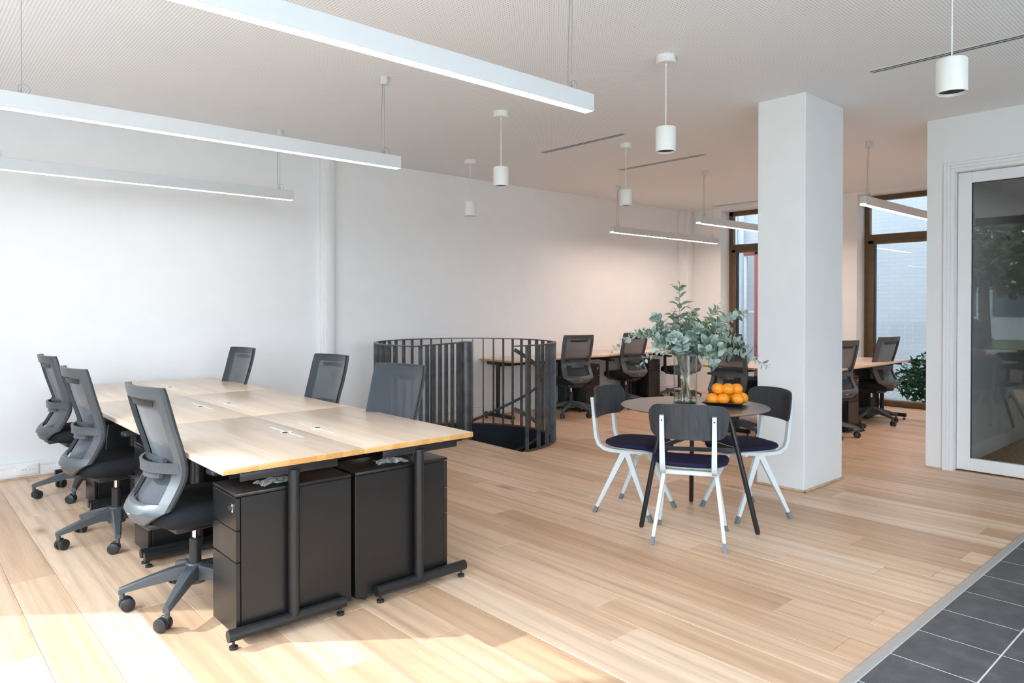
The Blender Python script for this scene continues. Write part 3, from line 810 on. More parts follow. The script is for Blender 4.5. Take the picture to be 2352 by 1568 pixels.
# well: fascia, steps, bottom
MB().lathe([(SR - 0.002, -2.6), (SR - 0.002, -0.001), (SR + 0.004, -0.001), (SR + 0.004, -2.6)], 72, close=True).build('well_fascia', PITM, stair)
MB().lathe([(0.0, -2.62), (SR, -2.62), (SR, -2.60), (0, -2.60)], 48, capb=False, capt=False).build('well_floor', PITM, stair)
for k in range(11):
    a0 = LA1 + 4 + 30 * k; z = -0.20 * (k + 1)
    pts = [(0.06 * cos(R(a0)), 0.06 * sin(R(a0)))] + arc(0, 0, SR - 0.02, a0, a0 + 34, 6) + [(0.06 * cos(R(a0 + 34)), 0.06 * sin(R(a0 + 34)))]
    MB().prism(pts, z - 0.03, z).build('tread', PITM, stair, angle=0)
# wooden landing sector level with the floor
lp = [(0.068 * cos(R(LA0 + 12)), 0.068 * sin(R(LA0 + 12)))] + [(0.05, -0.05)][:0] + arc(0, 0, SR - 0.006, LA0, LA1, 20) + [(0.068 * cos(R(LA1 - 12)), 0.068 * sin(R(LA1 - 12)))]
lo = MB().prism(lp, -0.04, 0.0).build('landing', OAK, stair, angle=0); tag(lo, 'oak covered landing wedge')
MB().tube([(0.07 * cos(R(LA1)), 0.07 * sin(R(LA1)), -0.03), ((SR - 0.01) * cos(R(LA1)), (SR - 0.01) * sin(R(LA1)), -0.03)], 1.0, flat=(0.008, 0.06)).build('landing_edge', STEEL, stair)

# ------------------------------------------------------------------ desks
def make_desk():
    """local: length along y (1.283), depth along x; user edge at -x, cable slot near +x"""
    d = empty('desk'); tag(d, 'x', 'desk', 'rubberwood bench desks')
    L, W = 1.281, 0.631
    t = MB(); x0, x1, y0, y1, z0, z1 = -W / 2, W / 2 - 0.001, -L / 2, L / 2, 0.715, 0.74
    t.box(x0, x1, y0, y1, z0, z1, 0.0022, 2)
    t.bm.normal_update()
    for f in t.bm.faces:
        f.material_index = 1 if abs(f.normal.y) > 0.6 else 0
    t.build('desk_top', [WOODTOP, WOODEND], d)
    # cable slot: white channel, round grommet, dark opening
    sx = 0.225
    s = MB(); s.prism(rrect(0.011, 0.40, 0.005, 4, sx + 0.008, 0), z1 - 0.001, z1 + 0.0006); s.build('cable_slot', SOCK, d)
    g = MB(); g.prism(arc(sx + 0.006, 0, 0.030, 0, 345, 24), z1 - 0.001, z1 + 0.0009); g.build('grommet', SOCK, d)
    h = MB(); h.prism(arc(sx - 0.004, -0.012, 0.016, 0, 345, 18), z1 - 0.001, z1 + 0.0013); h.build('cable_opening', HOLE, d)
    # two C-shaped leg frames
    for y in (-0.605, 0.605):
        e = MB()
        xa, xb = -0.285, 0.235
        e.tube([(xa, y, 0.056), (xb, y, 0.056)], 0.0245, 18)
        e.build('foot_tube', BLACK, d)
        MB().tube([(-0.005, y, 0.060), (-0.005, y, 0.690)], 0.0245, 18).build('leg', BLACK, d)
        MB().box(-0.235, 0.20, y - 0.004, y + 0.004, 0.672, 0.714, 0.003, 2).box(-0.235, 0.20, y - 0.03, y + 0.03, 0.709, 0.7145).build('bracket', BLACK, d)
        for x in (xa + 0.022, xb - 0.022):
            MB().lathe([(0.017, 0.0), (0.0175, 0.012), (0.013, 0.014), (0.006, 0.016), (0.006, 0.036)], 14, (x, y, 0)).build('levelling_foot', PLASTICD, d)
    MB().box(-0.025, 0.025, -0.60, 0.60, 0.655, 0.695, 0.003, 1).build('cross_beam', BLACK, d)
    return d
desk0 = make_desk(); used = [False]
for i, (yc, pos) in enumerate(((3.4715, 'nearest'), (4.7545, 'middle'), (6.0375, 'farthest'))):
    place(desk0, used, (1.3165, yc, 0), 0, f'{pos} rubberwood bench desk on the left, sunlit side of the near row')
    place(desk0, used, (1.9485, yc, 0), pi, f'{pos} rubberwood bench desk on the right, railing side of the near row')
for i, (xc, pos) in enumerate(((6.24, 'left, behind the railing'), (7.525, 'middle, behind the eucalyptus'), (8.81, 'right end, toward the window'))):
    place(desk0, used, (xc, 6.565, 0), pi / 2, f'wall bench desk along back wall, {pos}')
for xc, pos in ((7.4915, 'column'), (8.7745, 'window')):
    place(desk0, used, (xc, 3.515, 0), pi / 2, f'bench desk behind the column, front row, {pos} end')
    place(desk0, used, (xc, 4.147, 0), -pi / 2, f'bench desk behind the column, back row, {pos} end')

# ------------------------------------------------------------------ pedestal cabinets
def make_cabinet():
    """front faces -x; origin at centre of footprint"""
    c = empty('pedestal_cabinet'); tag(c, 'x', 'cabinet', 'black drawer pedestals')
    W, D, Z0, Z1 = 0.272, 0.525, 0.035, 0.617
    b = MB(); b.box(-D / 2 + 0.022, D / 2, -W / 2, W / 2, Z0, Z1 - 0.016, 0.002, 1); b.build('body', BLACKCAB, c)
    MB().box(-D / 2, D / 2, -W / 2 - 0.001, W / 2 + 0.001, Z1 - 0.014, Z1, 0.003, 2).build('top_panel', BLACKCAB, c)
    zs = [Z0 - 0.006, 0.332, 0.462, Z1 - 0.017]
    for k in range(3):
        dw = MB().box(-D / 2, -D / 2 + 0.019, -W / 2 + 0.001, W / 2 - 0.001, zs[k] + 0.0018, zs[k + 1] - 0.0018, 0.002, 1).build('drawer', BLACKCAB, c)
        if k == 2:
            MB().box(-D / 2 - 0.003, -D / 2, -W / 2 + 0.028, -W / 2 + 0.062, 0.535, 0.570, 0.002).build('lock_plate', CHROME, dw)
            MB().lathe([(0.009, -D / 2 - 0.012), (0.011, -D / 2 - 0.003)], 14, (0, -W / 2 + 0.045, 0.5525), axis='x').build('lock', PLASTICD, dw)
    for x in (-D / 2 + 0.07, D / 2 - 0.07):
        for y in (-W / 2 + 0.05, W / 2 - 0.05):
            MB().lathe([(0.0, -0.011), (0.017, -0.010), (0.017, 0.010), (0.0, 0.011)], 14, (x, y, 0.017), axis='y', capb=False, capt=False).box(x - 0.006, x + 0.006, y - 0.006, y + 0.006, 0.018, 0.036).build('castor', PLASTICD, c)
    return c
cab0 = make_cabinet(); used = [False]
for yl, yr, pos in ((3.030, 3.034, 'nearest'), (4.307, 4.318, 'middle'), (5.600, 5.595, 'farthest')):
    place(cab0, used, (1.338, yl, 0), 0, f'{pos} black pedestal under the near desks, drawers facing the sunny side')
    place(cab0, used, (1.886, yr, 0), pi, f'{pos} black pedestal under the near desks, drawers facing the railing')
for xc, pos in ((7.08, 'right of the chair next to the railing'), (8.42, 'just left of the vase')):
    place(cab0, used, (xc, 6.56, 0), pi / 2, f'black pedestal under the wall bench, {pos}')
for xc, yc, pos in ((8.02, 3.56, 'between the two chairs right of the column'), (9.22, 3.80, 'at the courtyard window end')):
    place(cab0, used, (xc, yc, 0), pi / 2, f'black pedestal under the bench behind the column, {pos}')

# ------------------------------------------------------------------ mesh task chair
ZP = [(1.035, -0.268, 0.200), (1.00, -0.262, 0.207), (0.93, -0.246, 0.210), (0.85, -0.224, 0.209), (0.77, -0.198, 0.206), (0.71, -0.180, 0.203), (0.665, -0.174, 0.202),
      (0.625, -0.182, 0.203), (0.58, -0.206, 0.206), (0.535, -0.233, 0.208), (0.505, -0.250, 0.206)]
def prof(z):
    for (za, xa, ya), (zb, xb, yb) in zip(ZP[:-1], ZP[1:]):
        if zb <= z <= za:
            f = (z - zb) / (za - zb); return xb + (xa - xb) * f, yb + (ya - yb) * f
    return (ZP[0][1:] if z > ZP[0][0] else ZP[-1][1:])
def bx_(z, y):
    return prof(z)[0] + 1.1 * y * y
def solid(m, F, B):
    """closed solid from a front grid F and back grid B (same shape)"""
    n, k = len(F), len(F[0])
    vf = [[m.bm.verts.new(p) for p in r] for r in F]; vb = [[m.bm.verts.new(p) for p in r] for r in B]; fs = []
    for i in range(n - 1):
        for j in range(k - 1):
            fs.append(m.bm.faces.new([vf[i][j], vf[i][j + 1], vf[i + 1][j + 1], vf[i + 1][j]]))
            fs.append(m.bm.faces.new([vb[i][j], vb[i + 1][j], vb[i + 1][j + 1], vb[i][j + 1]]))
    for i in range(n - 1):
        for j in (0, k - 1): fs.append(m.bm.faces.new([vf[i][j], vf[i + 1][j], vb[i + 1][j], vb[i][j]]))
    for j in range(k - 1):
        for i in (0, n - 1): fs.append(m.bm.faces.new([vf[i][j], vf[i][j + 1], vb[i][j + 1], vb[i][j]]))
    m._fin(fs)
def band(m, zt, zb_, yfun, th, nz, ny, bulge=0.0, off=0.0, tback=None):
    """solid strip: rows from zt to zb_, columns over yfun(z) -> (y0,y1)"""
    F, B = [], []
    for i in range(nz + 1):
        z = zt + (zb_ - zt) * i / nz; y0_, y1_ = yfun(z); rf, rb = [], []
        for j in range(ny + 1):
            y = y0_ + (y1_ - y0_) * j / ny
            bl = bulge * (1 - (2 * j / ny - 1) ** 2) if bulge else 0
            x = bx_(z, y) + off - bl
            rf.append((x + th / 2, y, z)); rb.append((x - th / 2, y, z))
        F.append(rf); B.append(rb)
    solid(m, F, B)
def make_chair():
    c = empty('task_chair'); tag(c, 'x', 'chair', 'black mesh task chairs')
    # back frame
    m = MB(); rail = 0.034
    for s in (-1, 1):
        def yf(z, s=s):
            o = prof(z)[1]; wv = rail + (0.020 if z < 0.72 else 0.0) * min(1, (0.72 - z) / 0.05 if z < 0.72 else 0)
            return (s * o, s * (o - wv))
        band(m, 1.035, 0.505, yf, 0.022, 22, 2)
    band(m, 1.035, 0.985, lambda z: (-prof(z)[1] + 0.01, prof(z)[1] - 0.01), 0.020, 3, 10)
    band(m, 0.700, 0.655, lambda z: (-prof(z)[1] + 0.012, prof(z)[1] - 0.012), 0.014, 3, 14, bulge=0.040, off=-0.006)
    # bottom lip, chamfered towards its centre
    F, B = [], []
    for i in range(7):
        f = i / 6; z = 0.535 - 0.100 * f
        hw = 0.208 if f < 0.35 else 0.208 - 0.118 * (f - 0.35) / 0.65
        rf, rb = [], []
        for j in range(15):
            y = -hw + 2 * hw * j / 14; u = 1 - (y / 0.208) ** 2
            zz = z + (0.012 * u if i == 0 else 0) * -1
            x = -0.236 - 0.026 * min(1, f * 2.2) + 0.05 * max(0, f - 0.55) + 1.1 * y * y - 0.022 * u
            rf.append((x + 0.009, y, zz)); rb.append((x - 0.009, y, zz))
        F.append(rf); B.append(rb)
    solid(m, F, B)
    fr = m.build('back_frame', PLASTIC, c, angle=40)
    # dark rubber edge on the front of the frame
    m = MB()
    for s in (-1, 1):
        band(m, 1.032, 0.515, lambda z, s=s: (s * (prof(z)[1] + 0.001), s * (prof(z)[1] - 0.022)), 0.010, 22, 1, off=0.012)
    band(m, 1.035, 1.010, lambda z: (-prof(z)[1], prof(z)[1]), 0.010, 2, 10, off=0.012)
    m.build('front_trim', PLASTICD, c, angle=40)
    # mesh panel
    m = MB()
    P = []
    for i in range(19):
        z = 1.024 - (1.024 - 0.50) * i / 18; o = prof(z)[1] - 0.004
        P.append([(bx_(z, -o + 2 * o * j / 12) + 0.018, -o + 2 * o * j / 12, z) for j in range(13)])
    m.grid(P); m.build('mesh_panel', MESHF, c, angle=60)
    # hand slot seen as a dark opening under the top bar
    m = MB(); band(m, 0.975, 0.948, lambda z: (-0.125 + 0.4 * (0.975 - z), 0.125 - 0.4 * (0.975 - z)), 0.003, 2, 8, off=0.007)
    m.build('hand_slot', PLASTICD, c)
    # lumbar support behind the mesh
    m = MB(); band(m, 0.715, 0.695, lambda z: (-0.10, 0.10), 0.020, 2, 8, off=-0.004); band(m, 0.652, 0.628, lambda z: (-0.085, 0.085), 0.016, 2, 8, bulge=0.02, off=-0.012)
    m.build('lumbar_support', PLASTIC, c)
    MB().box(-0.2905, -0.2865, -0.014, 0.014, 0.474, 0.484, 0.001, 1).build('emblem', SOCK, fr)
    # seat cushion
    m = MB(); rings = []
    def ring(sx, sy, z, dz=0.0, n=36):
        out = []
        for j in range(n):
            a = 2 * pi * j / n; ca, sa = cos(a), sin(a); e = 0.42
            x = 0.015 + sx * math.copysign(abs(ca) ** e, ca); y = sy * math.copysign(abs(sa) ** e, sa)
            zz = z - (0.022 * max(0, (x - 0.12) / 0.12) ** 2 if x > 0.12 else 0) + dz * (abs(y) / 0.24) ** 2
            out.append((x, y, zz))
        return out
    P = [ring(0.10, 0.10, 0.410), ring(0.205, 0.205, 0.412), ring(0.232, 0.235, 0.428), ring(0.238, 0.242, 0.455), ring(0.234, 0.238, 0.482), ring(0.215, 0.220, 0.498, 0.004), ring(0.12, 0.12, 0.500), ring(0.03, 0.03, 0.498)]
    m.grid(P, closed_u=True)
    b = m.bm; b.verts.ensure_lookup_table()
    b.faces.new([b.verts[i] for i in range(36)][::-1]); b.faces.new([b.verts[len(b.verts) - 36 + i] for i in range(36)])
    m.build('seat', SEATF, c, angle=50)
    # seat shell, tilt mechanism and back bracket
    m = MB().box(-0.13, 0.14, -0.105, 0.105, 0.365, 0.412, 0.012).box(-0.235, -0.10, -0.075, 0.075, 0.400, 0.428, 0.010)
    m.build('mechanism', PLASTICD, c)
    MB().tube([(0.05, -0.10, 0.385), (0.05, -0.215, 0.380), (0.052, -0.245, 0.372)], [0.005, 0.005, 0.009], 8).build('lever', PLASTICD, c)
    # arms
    for s in (-1, 1):
        m = MB()
        m.tube([(0.05, s * 0.10, 0.395), (0.05, s * 0.245, 0.398), (0.052, s * 0.272, 0.425), (0.058, s * 0.278, 0.52), (0.065, s * 0.272, 0.650)], [0.9, 1, 1, 0.9, 0.75], flat=(0.062, 0.020))
        ar = m.build('arm', PLASTICD, c, angle=40)
        MB().box(-0.055, 0.190, s * 0.272 - 0.038, s * 0.272 + 0.038, 0.646, 0.674, 0.012, 3).build('arm_pad', PLASTICD, ar)
    # gas lift
    MB().lathe([(0.026, 0.12), (0.026, 0.300), (0.022, 0.305)], 18).build('gas_lift', PLASTICD, c)
    MB().lathe([(0.014, 0.300), (0.014, 0.372)], 14).build('piston', CHROME, c)
    # five star base with castors
    bs_ = empty('base_star'); 
    bpy.data.objects.remove(bs_)
    hub = MB(); hub.lathe([(0.046, 0.098), (0.050, 0.105), (0.050, 0.172), (0.036, 0.190)], 20)
    for k in range(5):
        a = 2 * pi * k / 5; d = V((cos(a), sin(a), 0)); n_ = V((-sin(a), cos(a), 0))
        secs = []
        for r_, hw, zt, zb_ in ((0.03, 0.030, 0.184, 0.118), (0.10, 0.0255, 0.174, 0.122), (0.20, 0.021, 0.146, 0.106), (0.298, 0.0165, 0.115, 0.088), (0.318, 0.013, 0.108, 0.084)):
            p = d * r_
            secs.append([p - n_ * hw + V((0, 0, zb_)), p - n_ * hw + V((0, 0, zt - 0.006)), p - n_ * (hw - 0.006) + V((0, 0, zt)), p + n_ * (hw - 0.006) + V((0, 0, zt)), p + n_ * hw + V((0, 0, zt - 0.006)), p + n_ * hw + V((0, 0, zb_))])
        hub.grid(secs, closed_u=True)
        hub.poly(secs[-1], [(0, 1, 2, 3, 4, 5)])
        hub.tube([tuple(d * 0.305 + V((0, 0, 0.100))), tuple(d * 0.305 + V((0, 0, 0.060)))], 0.0115, 10)
    base = hub.build('base', PLASTIC, c, angle=40)
    cm = MB()
    for s in (-1, 1):
        cm.lathe([(0.0, s * 0.0275), (0.026, s * 0.0275), (0.0300, s * 0.0250), (0.0310, s * 0.019), (0.0310, s * 0.008), (0.026, s * 0.007), (0.0, s * 0.007)], 24, (-0.020, 0, 0.031), axis='y', capb=False, capt=False)
    cm.box(-0.028, 0.008, -0.008, 0.008, 0.030, 0.068, 0.004, 1)
    cme = cm.mesh('castor', PLASTICD, 40)
    for k, ro in zip(range(5), (20, 75, -30, 50, -65)):
        a = 2 * pi * k / 5
        inst('castor', cme, base, (0.305 * cos(a), 0.305 * sin(a), 0), (0, 0, a + R(ro)))
    return c
chair0 = make_chair(); used = [False]
def chair(x, y, face, star, label):
    o = place(chair0, used, (x, y, 0), R(face), label)
    for ch in o.children:
        if ch.name.startswith('base'): ch.rotation_euler = (0, 0, R(star - face))
    return o
chair(1.092, 3.447, 5, 159, 'mesh task chair closest to the camera on the sunny side of near desks')
chair(1.046, 4.722, 5, 186.5, 'mesh task chair in the middle on the sunny side of near desks')
chair(1.118, 6.050, 3, 177, 'mesh task chair farthest on the sunny side, by the wall socket')
chair(2.135, 3.60, 192, 20, 'mesh task chair before the railing, nearest on the far side of desks')
chair(2.235, 4.70, 186, 50, 'mesh task chair in the middle on the railing side of near desks')
chair(2.095, 6.03, 185, 10, 'mesh task chair farthest on the railing side, against the back wall')
chair(6.566, 6.213, 70, 203, 'mesh task chair at the wall bench, just right of the railing')
chair(7.72, 6.26, 78, 230, 'mesh task chair at the wall bench, behind the left eucalyptus sprigs')
chair(8.98, 6.22, 80, 210, 'mesh task chair at the wall bench, hidden behind the eucalyptus')
chair(6.79, 4.02, 3, 190, 'mesh task chair directly behind the vase and oranges')
chair(7.58, 3.39, 64, 295, 'mesh task chair half hidden by the column, right side')
chair(8.84, 3.43, 80, 320, 'mesh task chair rightmost, in front of the courtyard window')
chair(8.05, 4.62, 265, 40, 'mesh task chair across the bench, left of the column edge')

# ------------------------------------------------------------------ round table
TX, TY = 3.945, 2.635
rt = empty('round_table', (TX, TY, 0)); tag(rt, 'round dark cafe table on three black splayed legs', 'table')
MB().lathe([(0.0, 0.714), (0.36, 0.714), (0.455, 0.733), (0.470, 0.738), (0.470, 0.7405), (0.468, 0.742), (0.0, 0.742)], 72, capb=False, capt=False).build('table_top', TABLEM, rt, angle=25)
legs = []
for an, rr in ((163, 0.41), (273, 0.44), (36, 0.42)):
    d = V((cos(R(an)), sin(R(an)), 0)); p0 = d * 0.245 + V((0, 0, 0.716)); p1 = d * rr + V((0, 0, 0.004))
    legs.append((p0, p1))
    MB().tube([tuple(p1 + V((0, 0, -0.004))), tuple(p1 + V((0, 0, 0.006))), tuple(p0)], [0.011, 0.0155, 0.0155], 14).build('leg', BLACK, rt)
    MB().lathe([(0.035, 0.706), (0.035, 0.714)], 16, (p0.x, p0.y, 0)).build('mounting_plate', BLACK, rt)
for i in range(3):
    A, B = legs[i], legs[(i + 1) % 3]; f = (0.716 - 0.49) / 0.712
    pa, pb = A[0].lerp(A[1], f), B[0].lerp(B[1], f)
    MB().tube([tuple(pa), tuple(pb)], 1.0, flat=(0.012, 0.026)).build('stretcher', BLACK, rt)

# ------------------------------------------------------------------ cafe chairs
def make_cafe():
    c = empty('cafe_chair'); tag(c, 'x', 'chair', 'white framed cafe chairs')
    for s in (-1, 1):
        ap = V((0.0, s * 0.146, 0.425))
        for fx in (-0.205, 0.205):
            ft = V((fx, s * 0.205, 0.0)); sg = 1 if fx > 0 else -1
            top = ap + V((0.006 * sg, 0, 0)); 
            # folded sheet leg: tapering, slightly tilted
            d = (ft - top).normalized(); n_ = V((0, 1, 0)); a_ = d.cross(n_).normalized()
            secs = []
            for f, wd, th in ((0.0, 0.040, 0.022), (0.5, 0.030, 0.020), (0.905, 0.020, 0.018)):
                p = top.lerp(ft, f); secs.append([p - a_ * wd / 2 - n_ * th / 2, p + a_ * wd / 2 - n_ * th / 2, p + a_ * wd / 2 + n_ * th / 2, p - a_ * wd / 2 + n_ * th / 2])
            l = MB(); l.grid(secs, closed_u=True); l.poly(secs[0], [(0, 1, 2, 3)]); l.poly(secs[-1], [(3, 2, 1, 0)])
            lg = l.build('leg', WFRAME, c, angle=30)
            secs = []
            for f, wd, th in ((0.90, 0.023, 0.021), (0.995, 0.030, 0.025)):
                p = top.lerp(ft, f); secs.append([p - a_ * wd / 2 - n_ * th / 2, p + a_ * wd / 2 - n_ * th / 2, p + a_ * wd / 2 + n_ * th / 2, p - a_ * wd / 2 + n_ * th / 2])
            for q_ in secs[-1]: q_.z = 0.0
            l = MB(); l.grid(secs, closed_u=True); l.poly(secs[0], [(0, 1, 2, 3)]); l.poly(secs[-1], [(3, 2, 1, 0)]); l.build('foot_cap', CAPG, lg, angle=30)
        # side rail bending up into the back upright
        pts = [(0.165, s * 0.144, 0.438), (0.05, s * 0.144, 0.425), (-0.08, s * 0.144, 0.420), (-0.155, s * 0.144, 0.426), (-0.198, s * 0.144, 0.452), (-0.218, s * 0.144, 0.495), (-0.226, s * 0.1445, 0.56), (-0.240, s * 0.145, 0.68), (-0.249, s * 0.145, 0.765)]
        MB().tube(pts, [0.75, 1, 1, 1, 1, 1, 0.95, 0.85, 0.8], flat=(0.030, 0.022)).build('upright', WFRAME, c, angle=40)
        b = MB(); b.lathe([(0.0045, -0.2645), (0.0045, -0.2585)], 10, (0, s * 0.145, 0.738), axis='x'); b.build('bolt', PLASTICD, c)
        b = MB(); b.lathe([(0.0, -0.221), (0.009, -0.221), (0.009, -0.226)], 14, (0, s * 0.145, 0.738), axis='x', capb=False, capt=False); b.build('bolt_cap', CHROME, c)
    MB().box(-0.135, -0.095, -0.150, 0.150, 0.404, 0.430, 0.004, 1).box(0.08, 0.11, -0.150, 0.150, 0.408, 0.432, 0.004, 1).build('cross_bar', WFRAME, c)
    # seat pan and cushion
    def seat(z0, z1, k, mat, nm, crown):
        m = MB(); n = 40
        def rg(f, z):
            out = []
            for j in range(n):
                a = 2 * pi * j / n; ca, sa = cos(a), sin(a); e = 0.62
                x = 0.03 + f * 0.205 * k * math.copysign(abs(ca) ** e, ca); y = f * (0.222 - 0.018 * (ca < 0) * abs(ca)) * k * math.copysign(abs(sa) ** e, sa)
                zz = z + 0.010 * (abs(y) / 0.22) ** 2 - 0.030 * max(0, (x - 0.12) / 0.12) ** 2 + 0.010 * max(0, (-x - 0.05) / 0.12) ** 2
                out.append((x, y, zz))
            return out
        P = [rg(0.06, z0), rg(0.9, z0), rg(0.985, z0 + (z1 - z0) * 0.25), rg(1.0, (z0 + z1) / 2), rg(0.975, z0 + (z1 - z0) * 0.85), rg(0.9, z1), rg(0.5, z1 + crown), rg(0.06, z1 + crown)]
        m.grid(P, closed_u=True); b = m.bm; b.verts.ensure_lookup_table()
        b.faces.new([b.verts[i] for i in range(n)][::-1]); b.faces.new([b.verts[len(b.verts) - n + i] for i in range(n)])
        return m.build(nm, mat, c, angle=50)
    seat(0.436, 0.446, 0.93, WFRAME, 'seat_pan', 0); seat(0.446, 0.474, 1.0, NAVY, 'seat', 0.004)
    # moulded backrest
    m = MB(); F, B = [], []
    W_, z0, z1, rc = 0.225, 0.628, 0.832, 0.055
    ny = 22; nz = 22
    for i in range(nz + 1):
        z = z0 + (z1 - z0) * (0.5 - 0.5 * cos(pi * i / nz)); dz = min(z - z0, z1 - z)
        hw = W_ - (rc - math.sqrt(max(0, rc ** 2 - (rc - dz) ** 2)) if dz < rc else 0)
        hw -= 0.016 * max(0, (z0 + 0.12 - z) / 0.12)
        rf, rb = [], []
        for j in range(ny + 1):
            y = -hw + 2 * hw * j / ny; x = -0.228 - 0.10 * (z - 0.70) - 0.012 + 1.35 * y * y - 0.018
            # arch the upper edge a little
            zz = z - 0.012 * (y / W_) ** 2 * (z - z0) / (z1 - z0)
            rf.append((x + 0.0055 + 0.010, y, zz)); rb.append((x - 0.0055 + 0.010, y, zz))
        F.append(rf); B.append(rb)
    solid(m, F, B)
    m.build('backrest', ASH, c, angle=40)
    return c
cafe0 = make_cafe(); used = [False]
place(cafe0, used, (3.610, 2.434, 0), R(30.5), 'cafe chair seen from behind in front of the round table')
place(cafe0, used, (3.827, 3.022, 0), R(-76), 'cafe chair on the left side of the round table')
place(cafe0, used, (4.336, 2.492, 0), R(155), 'cafe chair on the right of the round table, by the column')

# ------------------------------------------------------------------ vase, water, eucalyptus
VX, VY, VZ = 4.013, 2.748, 0.742
vase = empty('glass_vase', (VX, VY, VZ)); tag(vase, 'tall clear glass cylinder vase on the round table', 'vase')
MB().lathe([(0.0765, 0.016), (0.0765, 0.320), (0.0745, 0.321), (0.0735, 0.320), (0.0735, 0.016)], 48, capb=False, capt=False).build('glass_wall', VASEG, vase)
MB().lathe([(0.0, 0.0), (0.072, 0.0), (0.0765, 0.004), (0.0765, 0.016), (0.0, 0.018)], 48, capb=False, capt=False).build('glass_base', VASEB, vase)
wt = MB().lathe([(0.0, 0.0185), (0.0728, 0.0185), (0.0728, 0.092), (0.0, 0.092)], 48, capb=False, capt=False).build('vase_water', WATER, None, (VX, VY, VZ))
tag(wt, 'shallow clear water in the bottom of the glass vase', 'water')

rr_, ff_ = V((0.7455, -0.6665, 0)), V((0.6665, 0.7455, 0))
def leaf_mesh(nm, L, W, shape, mat):
    m = MB(); n = 8; rows = []
    for i in range(n + 1):
        f = i / n
        wv = (math.sin(pi * min(1, f ** 0.8)) ** 0.62 if shape == 'round' else math.sin(pi * f ** 0.85) ** 1.0) * W / 2
        wv = max(wv, 0.0006); x = f * L; z = 0.10 * L * sin(pi * f) - 0.05 * L * f
        rows.append([(x, -wv, z + 0.16 * wv), (x, 0, z), (x, wv, z + 0.16 * wv)])
    m.grid(rows)
    return m.mesh(nm, mat, 80, recalc=False)
LM = [leaf_mesh('leaf', 0.046, 0.042, 'round', LEAF1), leaf_mesh('leaf', 0.036, 0.033, 'round', LEAF1), leaf_mesh('leaf', 0.064, 0.030, 'long', LEAF2), leaf_mesh('leaf', 0.052, 0.040, 'round', LEAF2), leaf_mesh('leaf', 0.046, 0.014, 'long', LEAF1)]
rng = random.Random(11)
def bez(p, t):
    p = [V(q) for q in p]
    while len(p) > 1: p = [a.lerp(b, t) for a, b in zip(p[:-1], p[1:])]
    return p[0]
def branch(label, ctrl, t0, count, kinds, size=1.0, foot=(0, 0), seeds=False, spread=1.0):
    """ctrl: (lateral, depth, z) offsets from the vase axis, z above the table"""
    e = empty('eucalyptus_branch', (VX, VY, VZ)); tag(e, label, 'branch', 'eucalyptus branches in the vase')
    P = [(foot[0], foot[1], 0.022), (foot[0] * -0.4, foot[1] * -0.4, 0.20)] + list(ctrl)
    P = [rr_ * a + ff_ * b + V((0, 0, z)) for a, b, z in P]
    pts = [bez(P, i / 22) for i in range(23)]
    for p in pts[:13]:       # stems stay inside the glass below the rim
        if p.z < 0.325:
            h = math.hypot(p.x, p.y)
            if h > 0.062: p.x *= 0.062 / h; p.y *= 0.062 / h
    MB().tube(pts, [0.0030 - 0.0019 * i / 22 for i in range(23)], 7).build('stem', STEMM, e)
    for i in range(count):
        t = t0 + (1 - t0) * (i // 2 + 0.5) / (count / 2 + 0.5); t = min(t, 1)
        k = min(22, max(1, int(t * 22))); p = pts[k].lerp(pts[min(22, k + 1)], min(1.0, max(0.0, t * 22 - k)))
        d = (pts[k] - pts[k - 1]).normalized()
        side = d.cross(V((0, 0, 1)));
        if side.length < 0.1: side = V((1, 0, 0))
        side.normalize(); up = side.cross(d).normalized()
        ang = (i % 2) * pi + (i // 2) * 1.35 + rng.uniform(-0.35, 0.35)
        out = side * cos(ang) + up * sin(ang)
        ld = (out * spread + d * rng.uniform(0.3, 0.8) + V((0, 0, rng.uniform(-0.25, 0.15)))).normalized()
        nz_ = ld.cross(d.cross(ld)).normalized() if False else (d - ld * d.dot(ld)).normalized()
        yv = nz_.cross(ld).normalized()
        q = M((ld, yv, nz_)).transposed().to_euler()
        q.x += rng.uniform(-0.5, 0.5)
        s_ = size * rng.uniform(0.95, 1.4) * (1.08 - 0.45 * max(0, t - 0.6) / 0.4)
        inst('leaf', LM[rng.choice(kinds)], e, p + ld * 0.006, q, (s_, s_, s_))
    if seeds:
        m = MB()
        for _ in range(34):
            t = rng.uniform(0.72, 1.0); c_ = bez(P, t) + V((rng.gauss(0, 0.016), rng.gauss(0, 0.016), rng.gauss(0, 0.016)))
            bmesh.ops.create_icosphere(m.bm, subdivisions=1, radius=0.0042, matrix=M.Translation(c_))
        m.build('seed_cluster', SEEDM, e)['kind'] = 'stuff'
    return e
B = branch
B('tall upright eucalyptus sprig rising highest above the vase', [(-0.02, 0.02, 0.42), (-0.04, 0.03, 0.60), (-0.035, 0.02, 0.815)], 0.50, 34, (4, 2, 1, 2), 1.15, (0.03, 0.0))
B('long eucalyptus branch drooping farthest to the left', [(-0.06, -0.02, 0.46), (-0.32, -0.06, 0.60), (-0.52, -0.08, 0.32)], 0.50, 34, (1, 1, 4, 0), 0.95, (0.04, 0.01))
B('thin eucalyptus branch hanging lower left of the vase', [(-0.06, -0.05, 0.42), (-0.22, -0.12, 0.42), (-0.35, -0.14, 0.23)], 0.52, 22, (4, 1), 0.95, (0.03, 0.03))
B('long eucalyptus branch trailing to the far right over the column', [(0.06, -0.04, 0.42), (0.28, -0.10, 0.42), (0.525, -0.10, 0.24)], 0.50, 38, (0, 1, 4, 2), 0.95, (-0.04, 0.0))
